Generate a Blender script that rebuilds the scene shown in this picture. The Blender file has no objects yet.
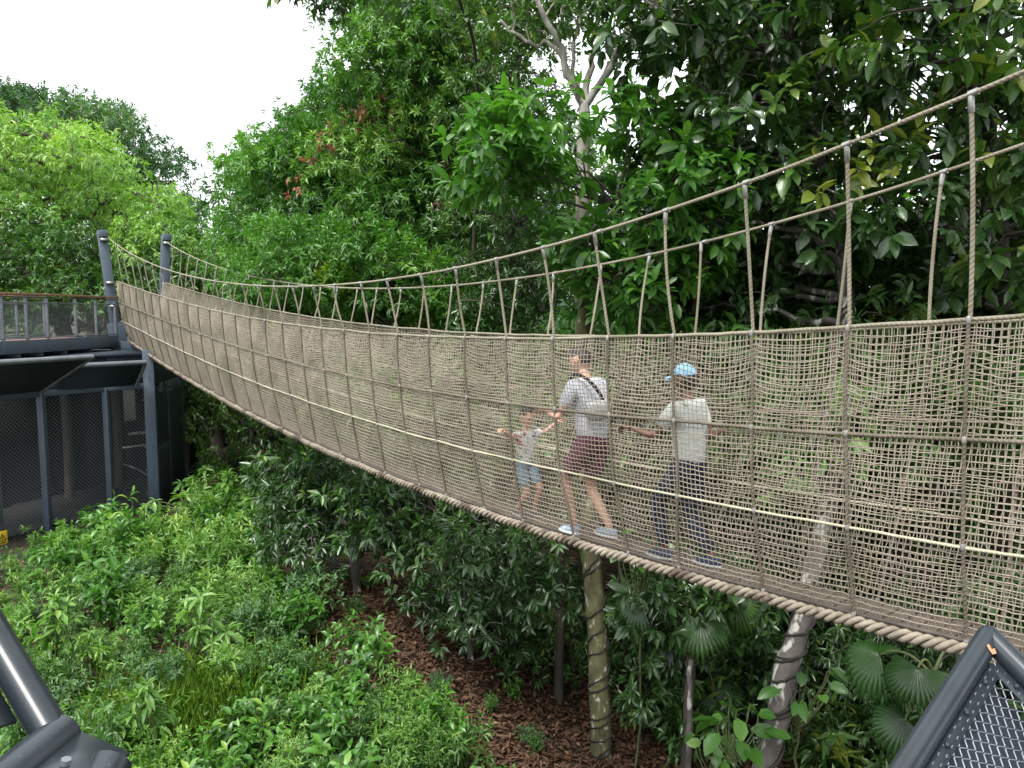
import bpy, math
import numpy as np
from mathutils import Vector, Matrix
R = math.radians
rng = np.random.default_rng(7)
sc = bpy.context.scene
COL = sc.collection

# ------------------------------------------------------------------ camera model (used to read distances off the photo)
F, PITCH, CZ = 760.0, R(5.3), 4.5
_c, _s = math.cos(PITCH), math.sin(PITCH)
def at(px, py, D):
    """world point seen at pixel (px,py) that lies D metres ahead (world Y = D)"""
    x = (px - 512) / F; y = -(py - 384) / F
    d = np.array([x, _c + y * _s, -_s + y * _c])
    return np.array([0, 0, CZ]) + d * (D / d[1])
def rays(px, py):
    x = (px - 512) / F; y = -(py - 384) / F
    return np.stack([x, _c + y * _s, -_s + y * _c], -1)

# ------------------------------------------------------------------ mesh builder
def nrm(v):
    v = np.asarray(v, float)
    return v / np.maximum(np.linalg.norm(v, axis=-1, keepdims=True), 1e-9)
class MB:
    def __init__(self):
        self.V = []; self.F = []; self.A = []; self.B = []; self.n = 0
    def add(self, V, faces, a=None, b=None, m=0):
        V = np.asarray(V, float).reshape(-1, 3); k = len(V)
        for f in faces:
            f = np.asarray(f)
            if f.size: self.F.append((f.reshape(-1, f.shape[-1]) + self.n, m))
        self.V.append(V)
        self.A.append(np.zeros(k) if a is None else np.broadcast_to(np.asarray(a, float).ravel(), (k,)))
        self.B.append(np.zeros(k) if b is None else np.broadcast_to(np.asarray(b, float).ravel(), (k,)))
        self.n += k
    def box(self, c, size, M=None, m=0):
        h = np.array(size) / 2.0
        P = np.array([[x, y, z] for x in (-1, 1) for y in (-1, 1) for z in (-1, 1)]) * h
        if M is not None: P = P @ np.asarray(M).T
        self.add(P + np.asarray(c), [[[0, 1, 3, 2], [4, 6, 7, 5], [0, 4, 5, 1], [2, 3, 7, 6], [0, 2, 6, 4], [1, 5, 7, 3]]], m=m)
    def beam(self, p, q, w, h, up=(0, 0, 1), m=0):
        """rectangular bar from p to q, w across, h along 'up'"""
        p = np.asarray(p, float); q = np.asarray(q, float); d = q - p; L = np.linalg.norm(d); d /= L
        sd = nrm(np.cross(d, up)); u = np.cross(sd, d)
        self.box((p + q) / 2, (L, w, h), np.stack([d, sd, u], 1), m)
    def tubes(self, P, r, n=6, ref=(0, 0, 1), cap=False, m=0, per_m=1.0):
        """P (m,k,3) or (k,3) polylines swept with radius r (scalar, (k,) or (m,k))"""
        P = np.asarray(P, float)
        if P.ndim == 2: P = P[None]
        M_, K, _ = P.shape
        T = np.empty_like(P); T[:, 1:-1] = P[:, 2:] - P[:, :-2]; T[:, 0] = P[:, 1] - P[:, 0]; T[:, -1] = P[:, -1] - P[:, -2]
        T = nrm(T)
        refv = np.broadcast_to(np.asarray(ref, float), T.shape)
        S = nrm(np.cross(T, refv)); Uv = np.cross(S, T)
        rr = np.broadcast_to(np.asarray(r, float), (M_, K))
        ang = np.linspace(0, 2 * np.pi, n + 1)
        V = P[:, :, None] + rr[:, :, None, None] * (S[:, :, None] * np.cos(ang)[:, None] + Uv[:, :, None] * np.sin(ang)[:, None])
        ln = np.concatenate([np.zeros((M_, 1)), np.cumsum(np.linalg.norm(np.diff(P, axis=1), axis=-1), 1)], 1) * per_m
        i = np.arange(M_)[:, None, None] * K * (n + 1) + np.arange(K - 1)[None, :, None] * (n + 1) + np.arange(n)[None, None]
        f = np.stack([i, i + 1, i + n + 2, i + n + 1], -1).reshape(-1, 4)
        faces = [f]
        self.add(V, faces, np.broadcast_to(ln[:, :, None], V.shape[:3]), np.broadcast_to(ang / (2 * np.pi), V.shape[:3]), m)
        if cap:
            for e in (0, K - 1):
                for j in range(M_):
                    ring = V[j, e, :n]
                    self.add(ring, [np.arange(n)[None] if e else np.arange(n)[None, ::-1]], m=m)
    def build(self, name, mats, parent=None, smooth=True, link=True):
        V = np.concatenate(self.V).astype(np.float32)
        me = bpy.data.meshes.new(name)
        sizes = np.concatenate([np.full(len(f), f.shape[1]) for f, m in self.F])
        loops = np.concatenate([f.ravel() for f, m in self.F]).astype(np.int32)
        mi = np.concatenate([np.full(len(f), m) for f, m in self.F]).astype(np.int32)
        me.vertices.add(len(V)); me.vertices.foreach_set('co', V.ravel())
        me.loops.add(len(loops)); me.loops.foreach_set('vertex_index', loops)
        me.polygons.add(len(sizes))
        me.polygons.foreach_set('loop_start', np.concatenate([[0], np.cumsum(sizes)[:-1]]).astype(np.int32))
        me.polygons.foreach_set('material_index', mi)
        if smooth: me.polygons.foreach_set('use_smooth', np.ones(len(sizes), bool))
        for nm, dat in (('tint', self.A), ('cross', self.B)):
            at_ = me.attributes.new(nm, 'FLOAT', 'POINT'); at_.data.foreach_set('value', np.concatenate(dat).astype(np.float32))
        me.update(calc_edges=True)
        for m in (mats if isinstance(mats, (list, tuple)) else [mats]): me.materials.append(m)
        return obj(name, me, parent)
def obj(name, me, parent=None):
    o = bpy.data.objects.new(name, me); COL.objects.link(o)
    if parent is not None: o.parent = parent
    return o
def tag(o, label=None, cat=None, group=None, kind=None):
    if label: o['label'] = label
    if cat: o['category'] = cat
    if group: o['group'] = group
    if kind: o['kind'] = kind
    return o
def empty(name, label, cat, loc=(0, 0, 0), group=None):
    o = bpy.data.objects.new(name, None); COL.objects.link(o); o.location = loc; o.empty_display_size = .2
    return tag(o, label, cat, group)
def bevel(o, w=.006, seg=2):
    m = o.modifiers.new('bevel', 'BEVEL'); m.width = w; m.segments = seg; m.limit_method = 'ANGLE'; return o

# ------------------------------------------------------------------ materials
def mat(name):
    m = bpy.data.materials.new(name); m.use_nodes = True
    nt = m.node_tree; nt.nodes.clear()
    out = nt.nodes.new('ShaderNodeOutputMaterial')
    return m, nt, out
def nd(nt, t, **kw):
    n = nt.nodes.new(t)
    for k, v in kw.items():
        if k.startswith('i_'): n.inputs[k[2:].replace('_', ' ')].default_value = v
        else: setattr(n, k, v)
    return n
def ramp(nt, stops):
    r = nd(nt, 'ShaderNodeValToRGB'); e = r.color_ramp.elements
    while len(e) < len(stops): e.new(.5)
    for el, (p, c) in zip(e, stops): el.position = p; el.color = (*c, 1)
    return r
def leaf_mat(name, stops, rough=.42, trans=.3, spec=.5, midrib=.25, tcol=(1.0, 1.25, .45)):
    m, nt, out = mat(name); L = nt.links.new
    a = nd(nt, 'ShaderNodeAttribute', attribute_name='tint'); b = nd(nt, 'ShaderNodeAttribute', attribute_name='cross')
    oi = nd(nt, 'ShaderNodeObjectInfo')
    ad = nd(nt, 'ShaderNodeMath', operation='MULTIPLY_ADD'); ad.inputs[1].default_value = .22; ad.inputs[2].default_value = -.11
    L(oi.outputs['Random'], ad.inputs[0])
    sm = nd(nt, 'ShaderNodeMath', operation='ADD'); L(a.outputs['Fac'], sm.inputs[0]); L(ad.outputs[0], sm.inputs[1])
    rp = ramp(nt, stops); L(sm.outputs[0], rp.inputs[0])
    ab = nd(nt, 'ShaderNodeMath', operation='ABSOLUTE'); L(b.outputs['Fac'], ab.inputs[0])
    mr = nd(nt, 'ShaderNodeMapRange'); mr.inputs[1].default_value = .0; mr.inputs[2].default_value = .14; mr.inputs[3].default_value = midrib; mr.inputs[4].default_value = 0
    L(ab.outputs[0], mr.inputs[0])
    mx = nd(nt, 'ShaderNodeMixRGB'); mx.inputs[2].default_value = (.16, .22, .06, 1); L(mr.outputs[0], mx.inputs[0]); L(rp.outputs[0], mx.inputs[1])
    nz = nd(nt, 'ShaderNodeTexNoise'); nz.inputs['Scale'].default_value = 60
    tc = nd(nt, 'ShaderNodeTexCoord'); L(tc.outputs['Object'], nz.inputs['Vector'])
    bp = nd(nt, 'ShaderNodeBump'); bp.inputs['Strength'].default_value = .25; bp.inputs['Distance'].default_value = .01; L(nz.outputs[0], bp.inputs['Height'])
    rr = nd(nt, 'ShaderNodeMapRange'); rr.inputs[3].default_value = rough - .1; rr.inputs[4].default_value = rough + .14; L(nz.outputs[0], rr.inputs[0])
    p = nd(nt, 'ShaderNodeBsdfPrincipled'); L(mx.outputs[0], p.inputs['Base Color']); L(rr.outputs[0], p.inputs['Roughness']); L(bp.outputs[0], p.inputs['Normal'])
    p.inputs['Specular IOR Level'].default_value = spec
    t = nd(nt, 'ShaderNodeBsdfTranslucent')
    tm = nd(nt, 'ShaderNodeMixRGB', blend_type='MULTIPLY'); tm.inputs[0].default_value = 1; tm.inputs[2].default_value = (*tcol, 1); L(mx.outputs[0], tm.inputs[1]); L(tm.outputs[0], t.inputs[0])
    ms = nd(nt, 'ShaderNodeMixShader'); ms.inputs[0].default_value = trans; L(p.outputs[0], ms.inputs[1]); L(t.outputs[0], ms.inputs[2])
    L(ms.outputs[0], out.inputs[0]); return m
def noise_mat(name, c1, c2, scale=6, rough=.8, bump=.3, stretch=(1, 1, 1), detail=6, spots=None, metal=0, spec=.5, dist=.02, coord='Object'):
    m, nt, out = mat(name); L = nt.links.new
    tc = nd(nt, 'ShaderNodeTexCoord'); mp = nd(nt, 'ShaderNodeMapping'); mp.inputs['Scale'].default_value = stretch; L(tc.outputs[coord], mp.inputs[0])
    nz = nd(nt, 'ShaderNodeTexNoise'); nz.inputs['Scale'].default_value = scale; nz.inputs['Detail'].default_value = detail; nz.inputs['Roughness'].default_value = .65; L(mp.outputs[0], nz.inputs['Vector'])
    rp = ramp(nt, [(.32, c1), (.68, c2)]); L(nz.outputs[0], rp.inputs[0]); colr = rp.outputs[0]
    if spots:
        n2 = nd(nt, 'ShaderNodeTexNoise'); n2.inputs['Scale'].default_value = spots[1]; n2.inputs['Detail'].default_value = 4; L(mp.outputs[0], n2.inputs['Vector'])
        r2 = nd(nt, 'ShaderNodeMapRange'); r2.inputs[1].default_value = spots[2]; r2.inputs[2].default_value = spots[2] + .06; L(n2.outputs[0], r2.inputs[0])
        mx = nd(nt, 'ShaderNodeMixRGB'); mx.inputs[2].default_value = (*spots[0], 1); L(r2.outputs[0], mx.inputs[0]); L(colr, mx.inputs[1]); colr = mx.outputs[0]
    p = nd(nt, 'ShaderNodeBsdfPrincipled'); L(colr, p.inputs['Base Color']); p.inputs['Roughness'].default_value = rough; p.inputs['Metallic'].default_value = metal; p.inputs['Specular IOR Level'].default_value = spec
    if bump:
        bp = nd(nt, 'ShaderNodeBump'); bp.inputs['Strength'].default_value = bump; bp.inputs['Distance'].default_value = dist; L(nz.outputs[0], bp.inputs['Height']); L(bp.outputs[0], p.inputs['Normal'])
    L(p.outputs[0], out.inputs[0]); return m
def rope_mat(name, c1, c2, pitch=.03, strands=2, bump=.8):
    m, nt, out = mat(name); L = nt.links.new
    a = nd(nt, 'ShaderNodeAttribute', attribute_name='tint'); b = nd(nt, 'ShaderNodeAttribute', attribute_name='cross')
    k = nd(nt, 'ShaderNodeMath', operation='MULTIPLY'); k.inputs[1].default_value = 1 / pitch; L(a.outputs['Fac'], k.inputs[0])
    k2 = nd(nt, 'ShaderNodeMath', operation='MULTIPLY_ADD'); k2.inputs[1].default_value = strands; L(b.outputs['Fac'], k2.inputs[0]); L(k.outputs[0], k2.inputs[2])
    w = nd(nt, 'ShaderNodeMath', operation='MULTIPLY'); w.inputs[1].default_value = 2 * math.pi; L(k2.outputs[0], w.inputs[0])
    sn = nd(nt, 'ShaderNodeMath', operation='SINE'); L(w.outputs[0], sn.inputs[0])
    tc = nd(nt, 'ShaderNodeTexCoord'); nz = nd(nt, 'ShaderNodeTexNoise'); nz.inputs['Scale'].default_value = 3.5; nz.inputs['Detail'].default_value = 7; nz.inputs['Roughness'].default_value = .75; L(tc.outputs['Object'], nz.inputs['Vector'])
    rp = ramp(nt, [(.3, c1), (.7, c2)]); L(nz.outputs[0], rp.inputs[0])
    n2 = nd(nt, 'ShaderNodeTexNoise'); n2.inputs['Scale'].default_value = 1.3; n2.inputs['Detail'].default_value = 5; L(tc.outputs['Object'], n2.inputs['Vector'])
    r2 = nd(nt, 'ShaderNodeMapRange'); r2.inputs[1].default_value = .5; r2.inputs[2].default_value = .68; r2.inputs[4].default_value = .55; L(n2.outputs[0], r2.inputs[0])
    mx = nd(nt, 'ShaderNodeMixRGB'); mx.inputs[2].default_value = (c1[0] * .62, c1[1] * .66, c1[2] * .55, 1); L(r2.outputs[0], mx.inputs[0]); L(rp.outputs[0], mx.inputs[1])
    p = nd(nt, 'ShaderNodeBsdfPrincipled'); L(mx.outputs[0], p.inputs['Base Color']); p.inputs['Roughness'].default_value = .75; p.inputs['Specular IOR Level'].default_value = .3
    bp = nd(nt, 'ShaderNodeBump'); bp.inputs['Strength'].default_value = bump; bp.inputs['Distance'].default_value = .006; L(sn.outputs[0], bp.inputs['Height']); L(bp.outputs[0], p.inputs['Normal'])
    L(p.outputs[0], out.inputs[0]); return m

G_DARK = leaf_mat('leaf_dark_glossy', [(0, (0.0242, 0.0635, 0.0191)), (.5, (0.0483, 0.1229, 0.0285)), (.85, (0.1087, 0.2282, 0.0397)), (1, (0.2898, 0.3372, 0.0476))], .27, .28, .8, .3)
G_MID = leaf_mat('leaf_mid_green', [(0, (0.0352, 0.0984, 0.0238)), (.5, (0.0740, 0.1967, 0.0373)), (.85, (0.1464, 0.3148, 0.0542)), (1, (0.2539, 0.3935, 0.0847))], .32, .32, .7)
G_BRIGHT = leaf_mat('leaf_bright_green', [(0, (0.0408, 0.1248, 0.0221)), (.5, (0.0817, 0.2359, 0.0308)), (.9, (0.1633, 0.3470, 0.0492)), (1, (0.2722, 0.4164, 0.0615))], .3, .36, .7)
G_LIGHT = leaf_mat('leaf_light_green', [(0, (0.0652, 0.1608, 0.0327)), (.5, (0.1494, 0.3121, 0.0570)), (.9, (0.2799, 0.4541, 0.0978)), (1, (0.4105, 0.5487, 0.1630))], .36, .4, .6)
G_BLUE = leaf_mat('leaf_blue_green', [(0, (0.0362, 0.0990, 0.0397)), (.5, (0.0685, 0.1620, 0.0596)), (1, (0.1411, 0.2520, 0.0828))], .42, .28, .5)
G_LIME = leaf_mat('leaf_lime', [(0, (.11, .22, .02)), (.6, (.2, .34, .03)), (1, (.3, .42, .06))], .4, .4, .4)
G_RED = leaf_mat('leaf_young_red', [(0, (.34, .13, .09)), (.6, (.5, .24, .17)), (1, (.6, .3, .2))], .5, .35, .4, 0, (1, .7, .6))
G_YEL = leaf_mat('leaf_yellow', [(0, (.4, .26, .03)), (1, (.6, .42, .06))], .5, .3, .4, 0, (1, .9, .5))
G_BROWN = leaf_mat('leaf_dry_brown', [(0, (.04, .021, .013)), (.45, (.105, .055, .032)), (.8, (.19, .105, .06)), (1, (.33, .22, .14))], .6, .05, .35, 0, (1, .8, .6))
BARK_PALE = noise_mat('bark_pale', (.16, .14, .115), (.5, .47, .42), 7, .85, .5, (1, 1, .35), spots=((.06, .055, .045), 5, .62))
BARK_MOSS = noise_mat('bark_mossy', (.045, .045, .022), (.17, .165, .075), 6, .9, .8, (1, 1, .6), spots=((.42, .41, .35), 12, .61))
BARK_GREY = noise_mat('bark_grey_lichen', (.05, .044, .04), (.15, .13, .115), 6, .9, .6, (1, 1, .4), spots=((.46, .45, .41), 7, .55))
BARK_DARK = noise_mat('bark_dark', (.035, .028, .022), (.09, .075, .06), 9, .9, .5, (1, 1, .3))
STEM = noise_mat('green_stem', (.06, .09, .03), (.12, .13, .05), 9, .7, .2)
VINE = noise_mat('dark_vine', (.012, .011, .01), (.03, .026, .022), 20, .7, .4)
SOIL = noise_mat('soil', (.026, .018, .012), (.062, .041, .027), 2.5, .95, .7, detail=10, dist=.08, spots=((.02, .035, .012), 1.1, .56))
STEEL = noise_mat('slate_blue_paint', (.062, .085, .115), (.082, .108, .142), 3, .42, .05, spots=((.10, .115, .13), 26, .72))
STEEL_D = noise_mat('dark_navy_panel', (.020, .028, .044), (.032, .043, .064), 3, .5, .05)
STEEL_L = noise_mat('grey_steel', (.10, .115, .135), (.16, .175, .195), 5, .45, .05)
STEEL_FG = noise_mat('slate_grey_gloss_paint', (.015, .020, .026), (.027, .035, .044), 5, .3, .12, spots=((.075, .085, .095), 90, .69), dist=.003)
WIRE = noise_mat('galvanised_wire', (.14, .155, .18), (.25, .27, .3), 30, .4, 0, metal=.5)
INNER_SHADE = noise_mat('dark_earth_board', (.008, .008, .009), (.024, .021, .020), 2.5, .9, .3)  # near-black colour stands in for the shade inside the enclosure
WIRE_D = noise_mat('dark_wire', (.10, .115, .13), (.16, .18, .2), 30, .5, 0, metal=.3)
CLAMP = noise_mat('clamp_aluminium', (.30, .29, .27), (.44, .43, .40), 20, .35, .1, metal=.7)
KNOT = noise_mat('knot_clamp_dull', (.22, .21, .19), (.36, .35, .33), 20, .5, .1, metal=.3)
TIMBER = noise_mat('red_brown_timber', (.16, .075, .05), (.27, .14, .095), 5, .7, .3, (1, 6, 6))
PLANK = noise_mat('weathered_plank', (.15, .11, .085), (.28, .22, .18), 6, .85, .3, (5, 5, 5))
NETCORD = rope_mat('net_cord_beige', (.235, .20, .155), (.405, .352, .28), .02, 2, .15)
ROPE_TAN = rope_mat('rope_tan', (.20, .175, .125), (.35, .315, .24), .028, 2, .25)
ROPE_BROWN = rope_mat('rope_brown', (.12, .098, .075), (.23, .195, .15), .028, 2, .25)
ROPE_PALE = rope_mat('rope_pale_cream', (.36, .335, .235), (.52, .49, .37), .025, 2, .2)
ROPE_DARK = rope_mat('rope_dark', (.05, .045, .04), (.13, .11, .09), .02, 2, .2)
HAWSER = noise_mat('hawser_fibre', (.15, .12, .088), (.36, .31, .245), 7, .85, .5, detail=9, spots=((.10, .075, .055), 5, .56))
ORANGE = noise_mat('orange_paint_mark', (.65, .22, .1), (.75, .3, .16), 40, .6, 0)

# ------------------------------------------------------------------ leaves
T_LO = (np.array([[0, 0, 0], [.42, -.5, .16], [1, 0, -.12], [.42, .5, .16]]), [[[0, 1, 2], [0, 2, 3]]])
T_HI = (np.array([[0, 0, 0], [.26, -.38, .13], [.26, 0, .02], [.26, .38, .13], [.62, -.45, .10], [.62, 0, -.03], [.62, .45, .10], [1, 0, -.22]]),
        [[[0, 1, 2], [0, 2, 3], [4, 7, 5], [5, 7, 6]], [[1, 4, 5, 2], [2, 5, 6, 3]]])
T_OVAL = (np.array([[0, 0, 0], [.22, -.44, .12], [.22, 0, .02], [.22, .44, .12], [.6, -.52, .09], [.6, 0, -.02], [.6, .52, .09], [.86, -.26, -.06], [.86, 0, -.12], [.86, .26, -.06], [1, 0, -.2]]),
        [[[0, 1, 2], [0, 2, 3], [7, 10, 8], [8, 10, 9]], [[1, 4, 5, 2], [2, 5, 6, 3], [4, 7, 8, 5], [5, 8, 9, 6]]])
T_HEART = (np.array([[0, 0, 0], [-.12, -.3, .05], [.1, -.52, .1], [.45, -.45, .09], [1, 0, -.2], [.45, .45, .09], [.1, .52, .1], [-.12, .3, .05], [.4, 0, 0]]),
           [[[0, 1, 2], [0, 2, 8], [2, 3, 8], [3, 4, 8], [4, 5, 8], [5, 6, 8], [6, 0, 8], [6, 7, 0]]])
def put_leaves(mb, P, A, N, L, W, t, tpl=T_LO, m=0):
    P = np.asarray(P); n = len(P)
    A = nrm(A); N = nrm(N - A * (N * A).sum(-1, keepdims=True)); S = np.cross(N, A)
    T, fs = tpl; L = np.broadcast_to(L, (n,)); W = np.broadcast_to(W, (n,)); k = len(T)
    V = P[:, None] + A[:, None] * (T[:, 0][None, :, None] * L[:, None, None]) + S[:, None] * (T[:, 1][None, :, None] * W[:, None, None]) + N[:, None] * (T[:, 2][None, :, None] * (W * .5 + L * .5)[:, None, None])
    faces = []
    for f in fs:
        f = np.array(f); faces.append((np.arange(n)[:, None, None] * k + f[None]).reshape(-1, f.shape[1]))
    mb.add(V, faces, np.repeat(np.clip(t, 0, 1), k), np.tile(T[:, 1], n), m)
def rnd_dir(r, n, zmin=-1.0):
    z = r.uniform(zmin, 1, n); a = r.uniform(0, 2 * np.pi, n); q = np.sqrt(1 - z * z)
    return np.stack([q * np.cos(a), q * np.sin(a), z], -1)
def sprigs(mb, r, O, D, n, L, W, t, tpl=T_LO, span=.6, open_=1.0, droop=.25, m=0, up=.7, tjit=.1):
    """n leaves around each twig O + D; L leaf length, span = twig length in leaf lengths"""
    K = len(O); D = nrm(D)
    a = nrm(np.cross(D, rnd_dir(r, K))); b = np.cross(D, a)
    j = np.arange(n); fr = (j + .5) / n
    ph = j[None] * 2.4 + r.uniform(0, 6.28, (K, 1)) + r.normal(0, .25, (K, n))
    rad = a[:, None] * np.cos(ph)[..., None] + b[:, None] * np.sin(ph)[..., None]
    Lk = L * r.uniform(.7, 1.25, (K, 1)) * (1 - .35 * fr[None]) * r.uniform(.8, 1.15, (K, n))
    P = O[:, None] + D[:, None] * (fr[None, :, None] * span * L)
    op = open_ * (1.25 - .7 * fr[None]) * r.uniform(.75, 1.25, (K, n))
    A = D[:, None] * np.cos(op)[..., None] + rad * np.sin(op)[..., None] + np.array([0, 0, -1.0]) * droop * r.uniform(.3, 1.6, (K, n))[..., None] + r.normal(0, .12, (K, n, 3))
    N = np.array([0, 0, 1.0]) * up + D[:, None] * .5 + r.normal(0, .3, (K, n, 3)) + np.zeros_like(A)
    tt = np.asarray(t).reshape(-1, 1) + r.normal(0, tjit, (K, n)) + .12 * (fr[None] - .5) + .5 * (r.random((K, n)) > .975)
    Lk = Lk * (r.random((K, n)) > .07)
    put_leaves(mb, P.reshape(-1, 3), A.reshape(-1, 3), N.reshape(-1, 3), Lk.ravel(), (Lk * (W / L) * r.uniform(.8, 1.15, (K, n))).ravel(), tt.ravel(), tpl, m)
def clumps(mb, r, C, rad, dens, n, L, W, tpl=T_LO, tbase=.45, tvar=.16, flat=.75, zmin=-.55, **kw):
    """leafy clumps: twigs spread over the upper shell of each"""
    for c, q in zip(C, rad):
        k = max(4, int(dens * q * q))
        d = rnd_dir(r, k, zmin)
        lump = 1 + .28 * np.sin(d[:, 0] * 4 + r.uniform(0, 6)) * np.cos(d[:, 1] * 4 + r.uniform(0, 6))
        O = c + d * np.array([1, 1, flat]) * (q * lump * np.sqrt(r.uniform(.12, 1.0, k)))[:, None]
        D = d + np.array([0, 0, .25]) + r.normal(0, .45, (k, 3))
        sprigs(mb, r, O, D, n, L, W, np.full(k, tbase + r.normal(0, tvar)) + r.normal(0, .06, k), tpl, **kw)
def inpoly(poly, x, y):
    p = np.array(poly, float); ins = np.zeros(len(x), bool)
    for (x0, y0), (x1, y1) in zip(p, np.roll(p, -1, 0)):
        cnd = (y0 > y) != (y1 > y)
        ins ^= cnd & (x < (x1 - x0) * (y - y0) / ((y1 - y0) if y1 != y0 else 1e-9) + x0)
    return ins
def fill(r, poly, D0, D1, n, mind):
    """n clump centres whose outlines lie inside a region of the photo, at depths D0..D1"""
    p = np.array(poly, float); out = []; tries = 0
    while len(out) < n and tries < 6000:
        tries += 1
        x = r.uniform(p[:, 0].min(), p[:, 0].max()); y = r.uniform(p[:, 1].min(), p[:, 1].max())
        if not inpoly(poly, np.array([x]), np.array([y]))[0]: continue
        D = r.uniform(D0, D1); q = at(x, y, D)
        if all(np.linalg.norm(q - o) > mind for o in out): out.append(q)
    return np.array(out)
def curve(p, q, bend, k=9, r=None, wob=0):
    p = np.asarray(p, float); q = np.asarray(q, float); t = np.linspace(0, 1, k)[:, None]
    P = p + (q - p) * t + np.asarray(bend) * (4 * t * (1 - t))
    if wob and r is not None:
        w = r.normal(0, wob, (k, 3)); w[0] = 0; w[-1] = 0; P = P + w
    return P
def tree(name, label, base, trunk_pts, trunk_r, C, rad, leaf, bark, group=None, cat='tree', seed=1, dens=60, n=7, L=.2, W=.07,
         limb_r=.05, branches=True, vine=False, cap_extra=None, **kw):
    r = np.random.default_rng(seed)
    root = empty(name, label, cat, tuple(base), group); b = np.asarray(base, float)
    TP = np.array([b] + [np.asarray(p, float) for p in trunk_pts])
    # smooth path through the trunk points
    tt = np.linspace(0, len(TP) - 1, 5 * len(TP)); path = np.stack([np.interp(tt, range(len(TP)), TP[:, i]) for i in range(3)], 1)
    ker = np.array([.25, .5, .25])
    for _ in range(2): path[1:-1] = ker[0] * path[:-2] + ker[1] * path[1:-1] + ker[2] * path[2:]
    path[1:-1] += r.normal(0, trunk_r * .12, (len(path) - 2, 3))
    rr = np.linspace(trunk_r, trunk_r * .45, len(path)); rr[0] *= 1.35
    path0 = path.copy(); path0[0, 2] -= .25
    mb = MB(); mb.tubes(path0 - b, rr * (1 + r.normal(0, .04, len(path))), 12, ref=(0, 1, .1)); mb.build('trunk', bark, root)
    if branches and len(C):
        mb = MB()
        for c in C:
            dist = np.linalg.norm(path - c, axis=1) + (path[:, 2] > c[2]) * 1.5
            i = int(np.argmin(dist)); p = path[i]; d = np.linalg.norm(c - p)
            P = curve(p, c, (0, 0, .12 * d * r.uniform(-.3, 1)), 8, r, .035 * d)
            w = min(limb_r, rr[i] * .75)
            mb.tubes(P - b, np.linspace(w, w * .22, 8), 6, ref=(.3, .9, .2))
            for _ in range(3):
                e = c + rnd_dir(r, 1, -.3)[0] * .8 * (rad[0] if np.ndim(rad) else rad)
                P = curve(P[5], e, (0, 0, .08), 6, r, .03)
                mb.tubes(P - b, np.linspace(w * .3, w * .1, 6), 5, ref=(.3, .9, .2))
        mb.build('branches', bark, root)
    rad = np.broadcast_to(rad, (len(C),)) * r.uniform(.75, 1.25, len(C))
    mb = MB(); clumps(mb, r, C - b, rad, dens, n, L, W, **kw)
    mats = [leaf]
    if cap_extra:
        for (mt, pts, cnt, LL, WW) in cap_extra:
            mats.append(mt)
            for q in pts:
                k = cnt; O = (q - b) + r.normal(0, .12, (k, 3)); sprigs(mb, r, O, rnd_dir(r, k, -.2), 6, LL, WW, np.full(k, .5), T_LO, m=len(mats) - 1, droop=.7)
    mb.build('crown', mats, root)
    if vine:
        t = np.linspace(0, 1, 420); z = np.interp(t * (len(path) - 1), range(len(path)), path[:, 2])
        Pc = np.stack([np.interp(t * (len(path) - 1), range(len(path)), path[:, i]) for i in range(3)], 1); ra = np.interp(t * (len(path) - 1), range(len(path)), rr)
        mb = MB()
        for ph, turns in ((0, 15), (2.1, 11)):
            an = ph + t * turns * 6.28 + np.cumsum(r.normal(0, .12, len(t)))
            Q = Pc + np.stack([np.cos(an), np.sin(an), 0 * an], 1) * (ra + .012)[:, None]
            mb.tubes(Q - b, .016, 6, ref=(.2, .3, 1))
        mb.build('vine_coil', VINE, root)
    return root

# ------------------------------------------------------------------ ground
def gz(x, y):
    x = np.asarray(x, float); y = np.asarray(y, float)
    z = -.15 + .10 * np.sin(x * .7 + 1) * np.cos(y * .5) + .05 * np.sin(x * 1.9) * np.sin(y * 1.6)
    z = z + np.clip(y - 21, 0, 60) * .10
    q = np.clip((x + 1.8) / 3.2, 0, 1); q = q * q * (3 - 2 * q); k = np.clip((17 - y) / 6, 0, 1); k = k * k * (3 - 2 * k)
    z = z - 1.15 * q * k
    return z + np.clip(x - 4, 0, 30) * .05 * np.clip((y - 4) / 6, 0, 1)
xs = np.concatenate([np.linspace(-260, -34, 20), np.linspace(-32, 32, 150), np.linspace(34, 260, 20)])
ys = np.concatenate([np.linspace(-60, -8, 8), np.linspace(-6, 44, 130), np.linspace(46, 400, 26)])
X, Y = np.meshgrid(xs, ys); Z = gz(X, Y) + rng.normal(0, .012, X.shape) * (abs(X) < 30)
mb = MB(); i = (np.arange(len(ys) - 1)[:, None] * len(xs) + np.arange(len(xs) - 1)[None]).ravel()
mb.add(np.stack([X, Y, Z], -1), [np.stack([i, i + 1, i + len(xs) + 1, i + len(xs)], 1)])
tag(mb.build('ground', SOIL), 'brown leaf strewn soil of the forest floor', 'ground', kind='structure')

# leaf litter
r = np.random.default_rng(3); n = 76000
x = np.concatenate([r.uniform(-9, 9, 44000), r.uniform(-4, 3.5, 32000)]); y = np.concatenate([r.uniform(6.2, 24, 44000), r.uniform(6.5, 13.5, 32000)])
mb = MB(); A = rnd_dir(r, n); A[:, 2] *= .25; Nn = np.array([0, 0, 1.0]) + r.normal(0, .3, (n, 3))
put_leaves(mb, np.stack([x, y, gz(x, y) + r.uniform(.005, .06, n)], 1), A, Nn, r.uniform(.05, .15, n), r.uniform(.022, .06, n), r.beta(2, 2.4, n))
tag(mb.build('leaf_litter', G_BROWN), 'fallen red brown leaves lying over the soil under the bridge', 'leaf litter', kind='stuff')
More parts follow.
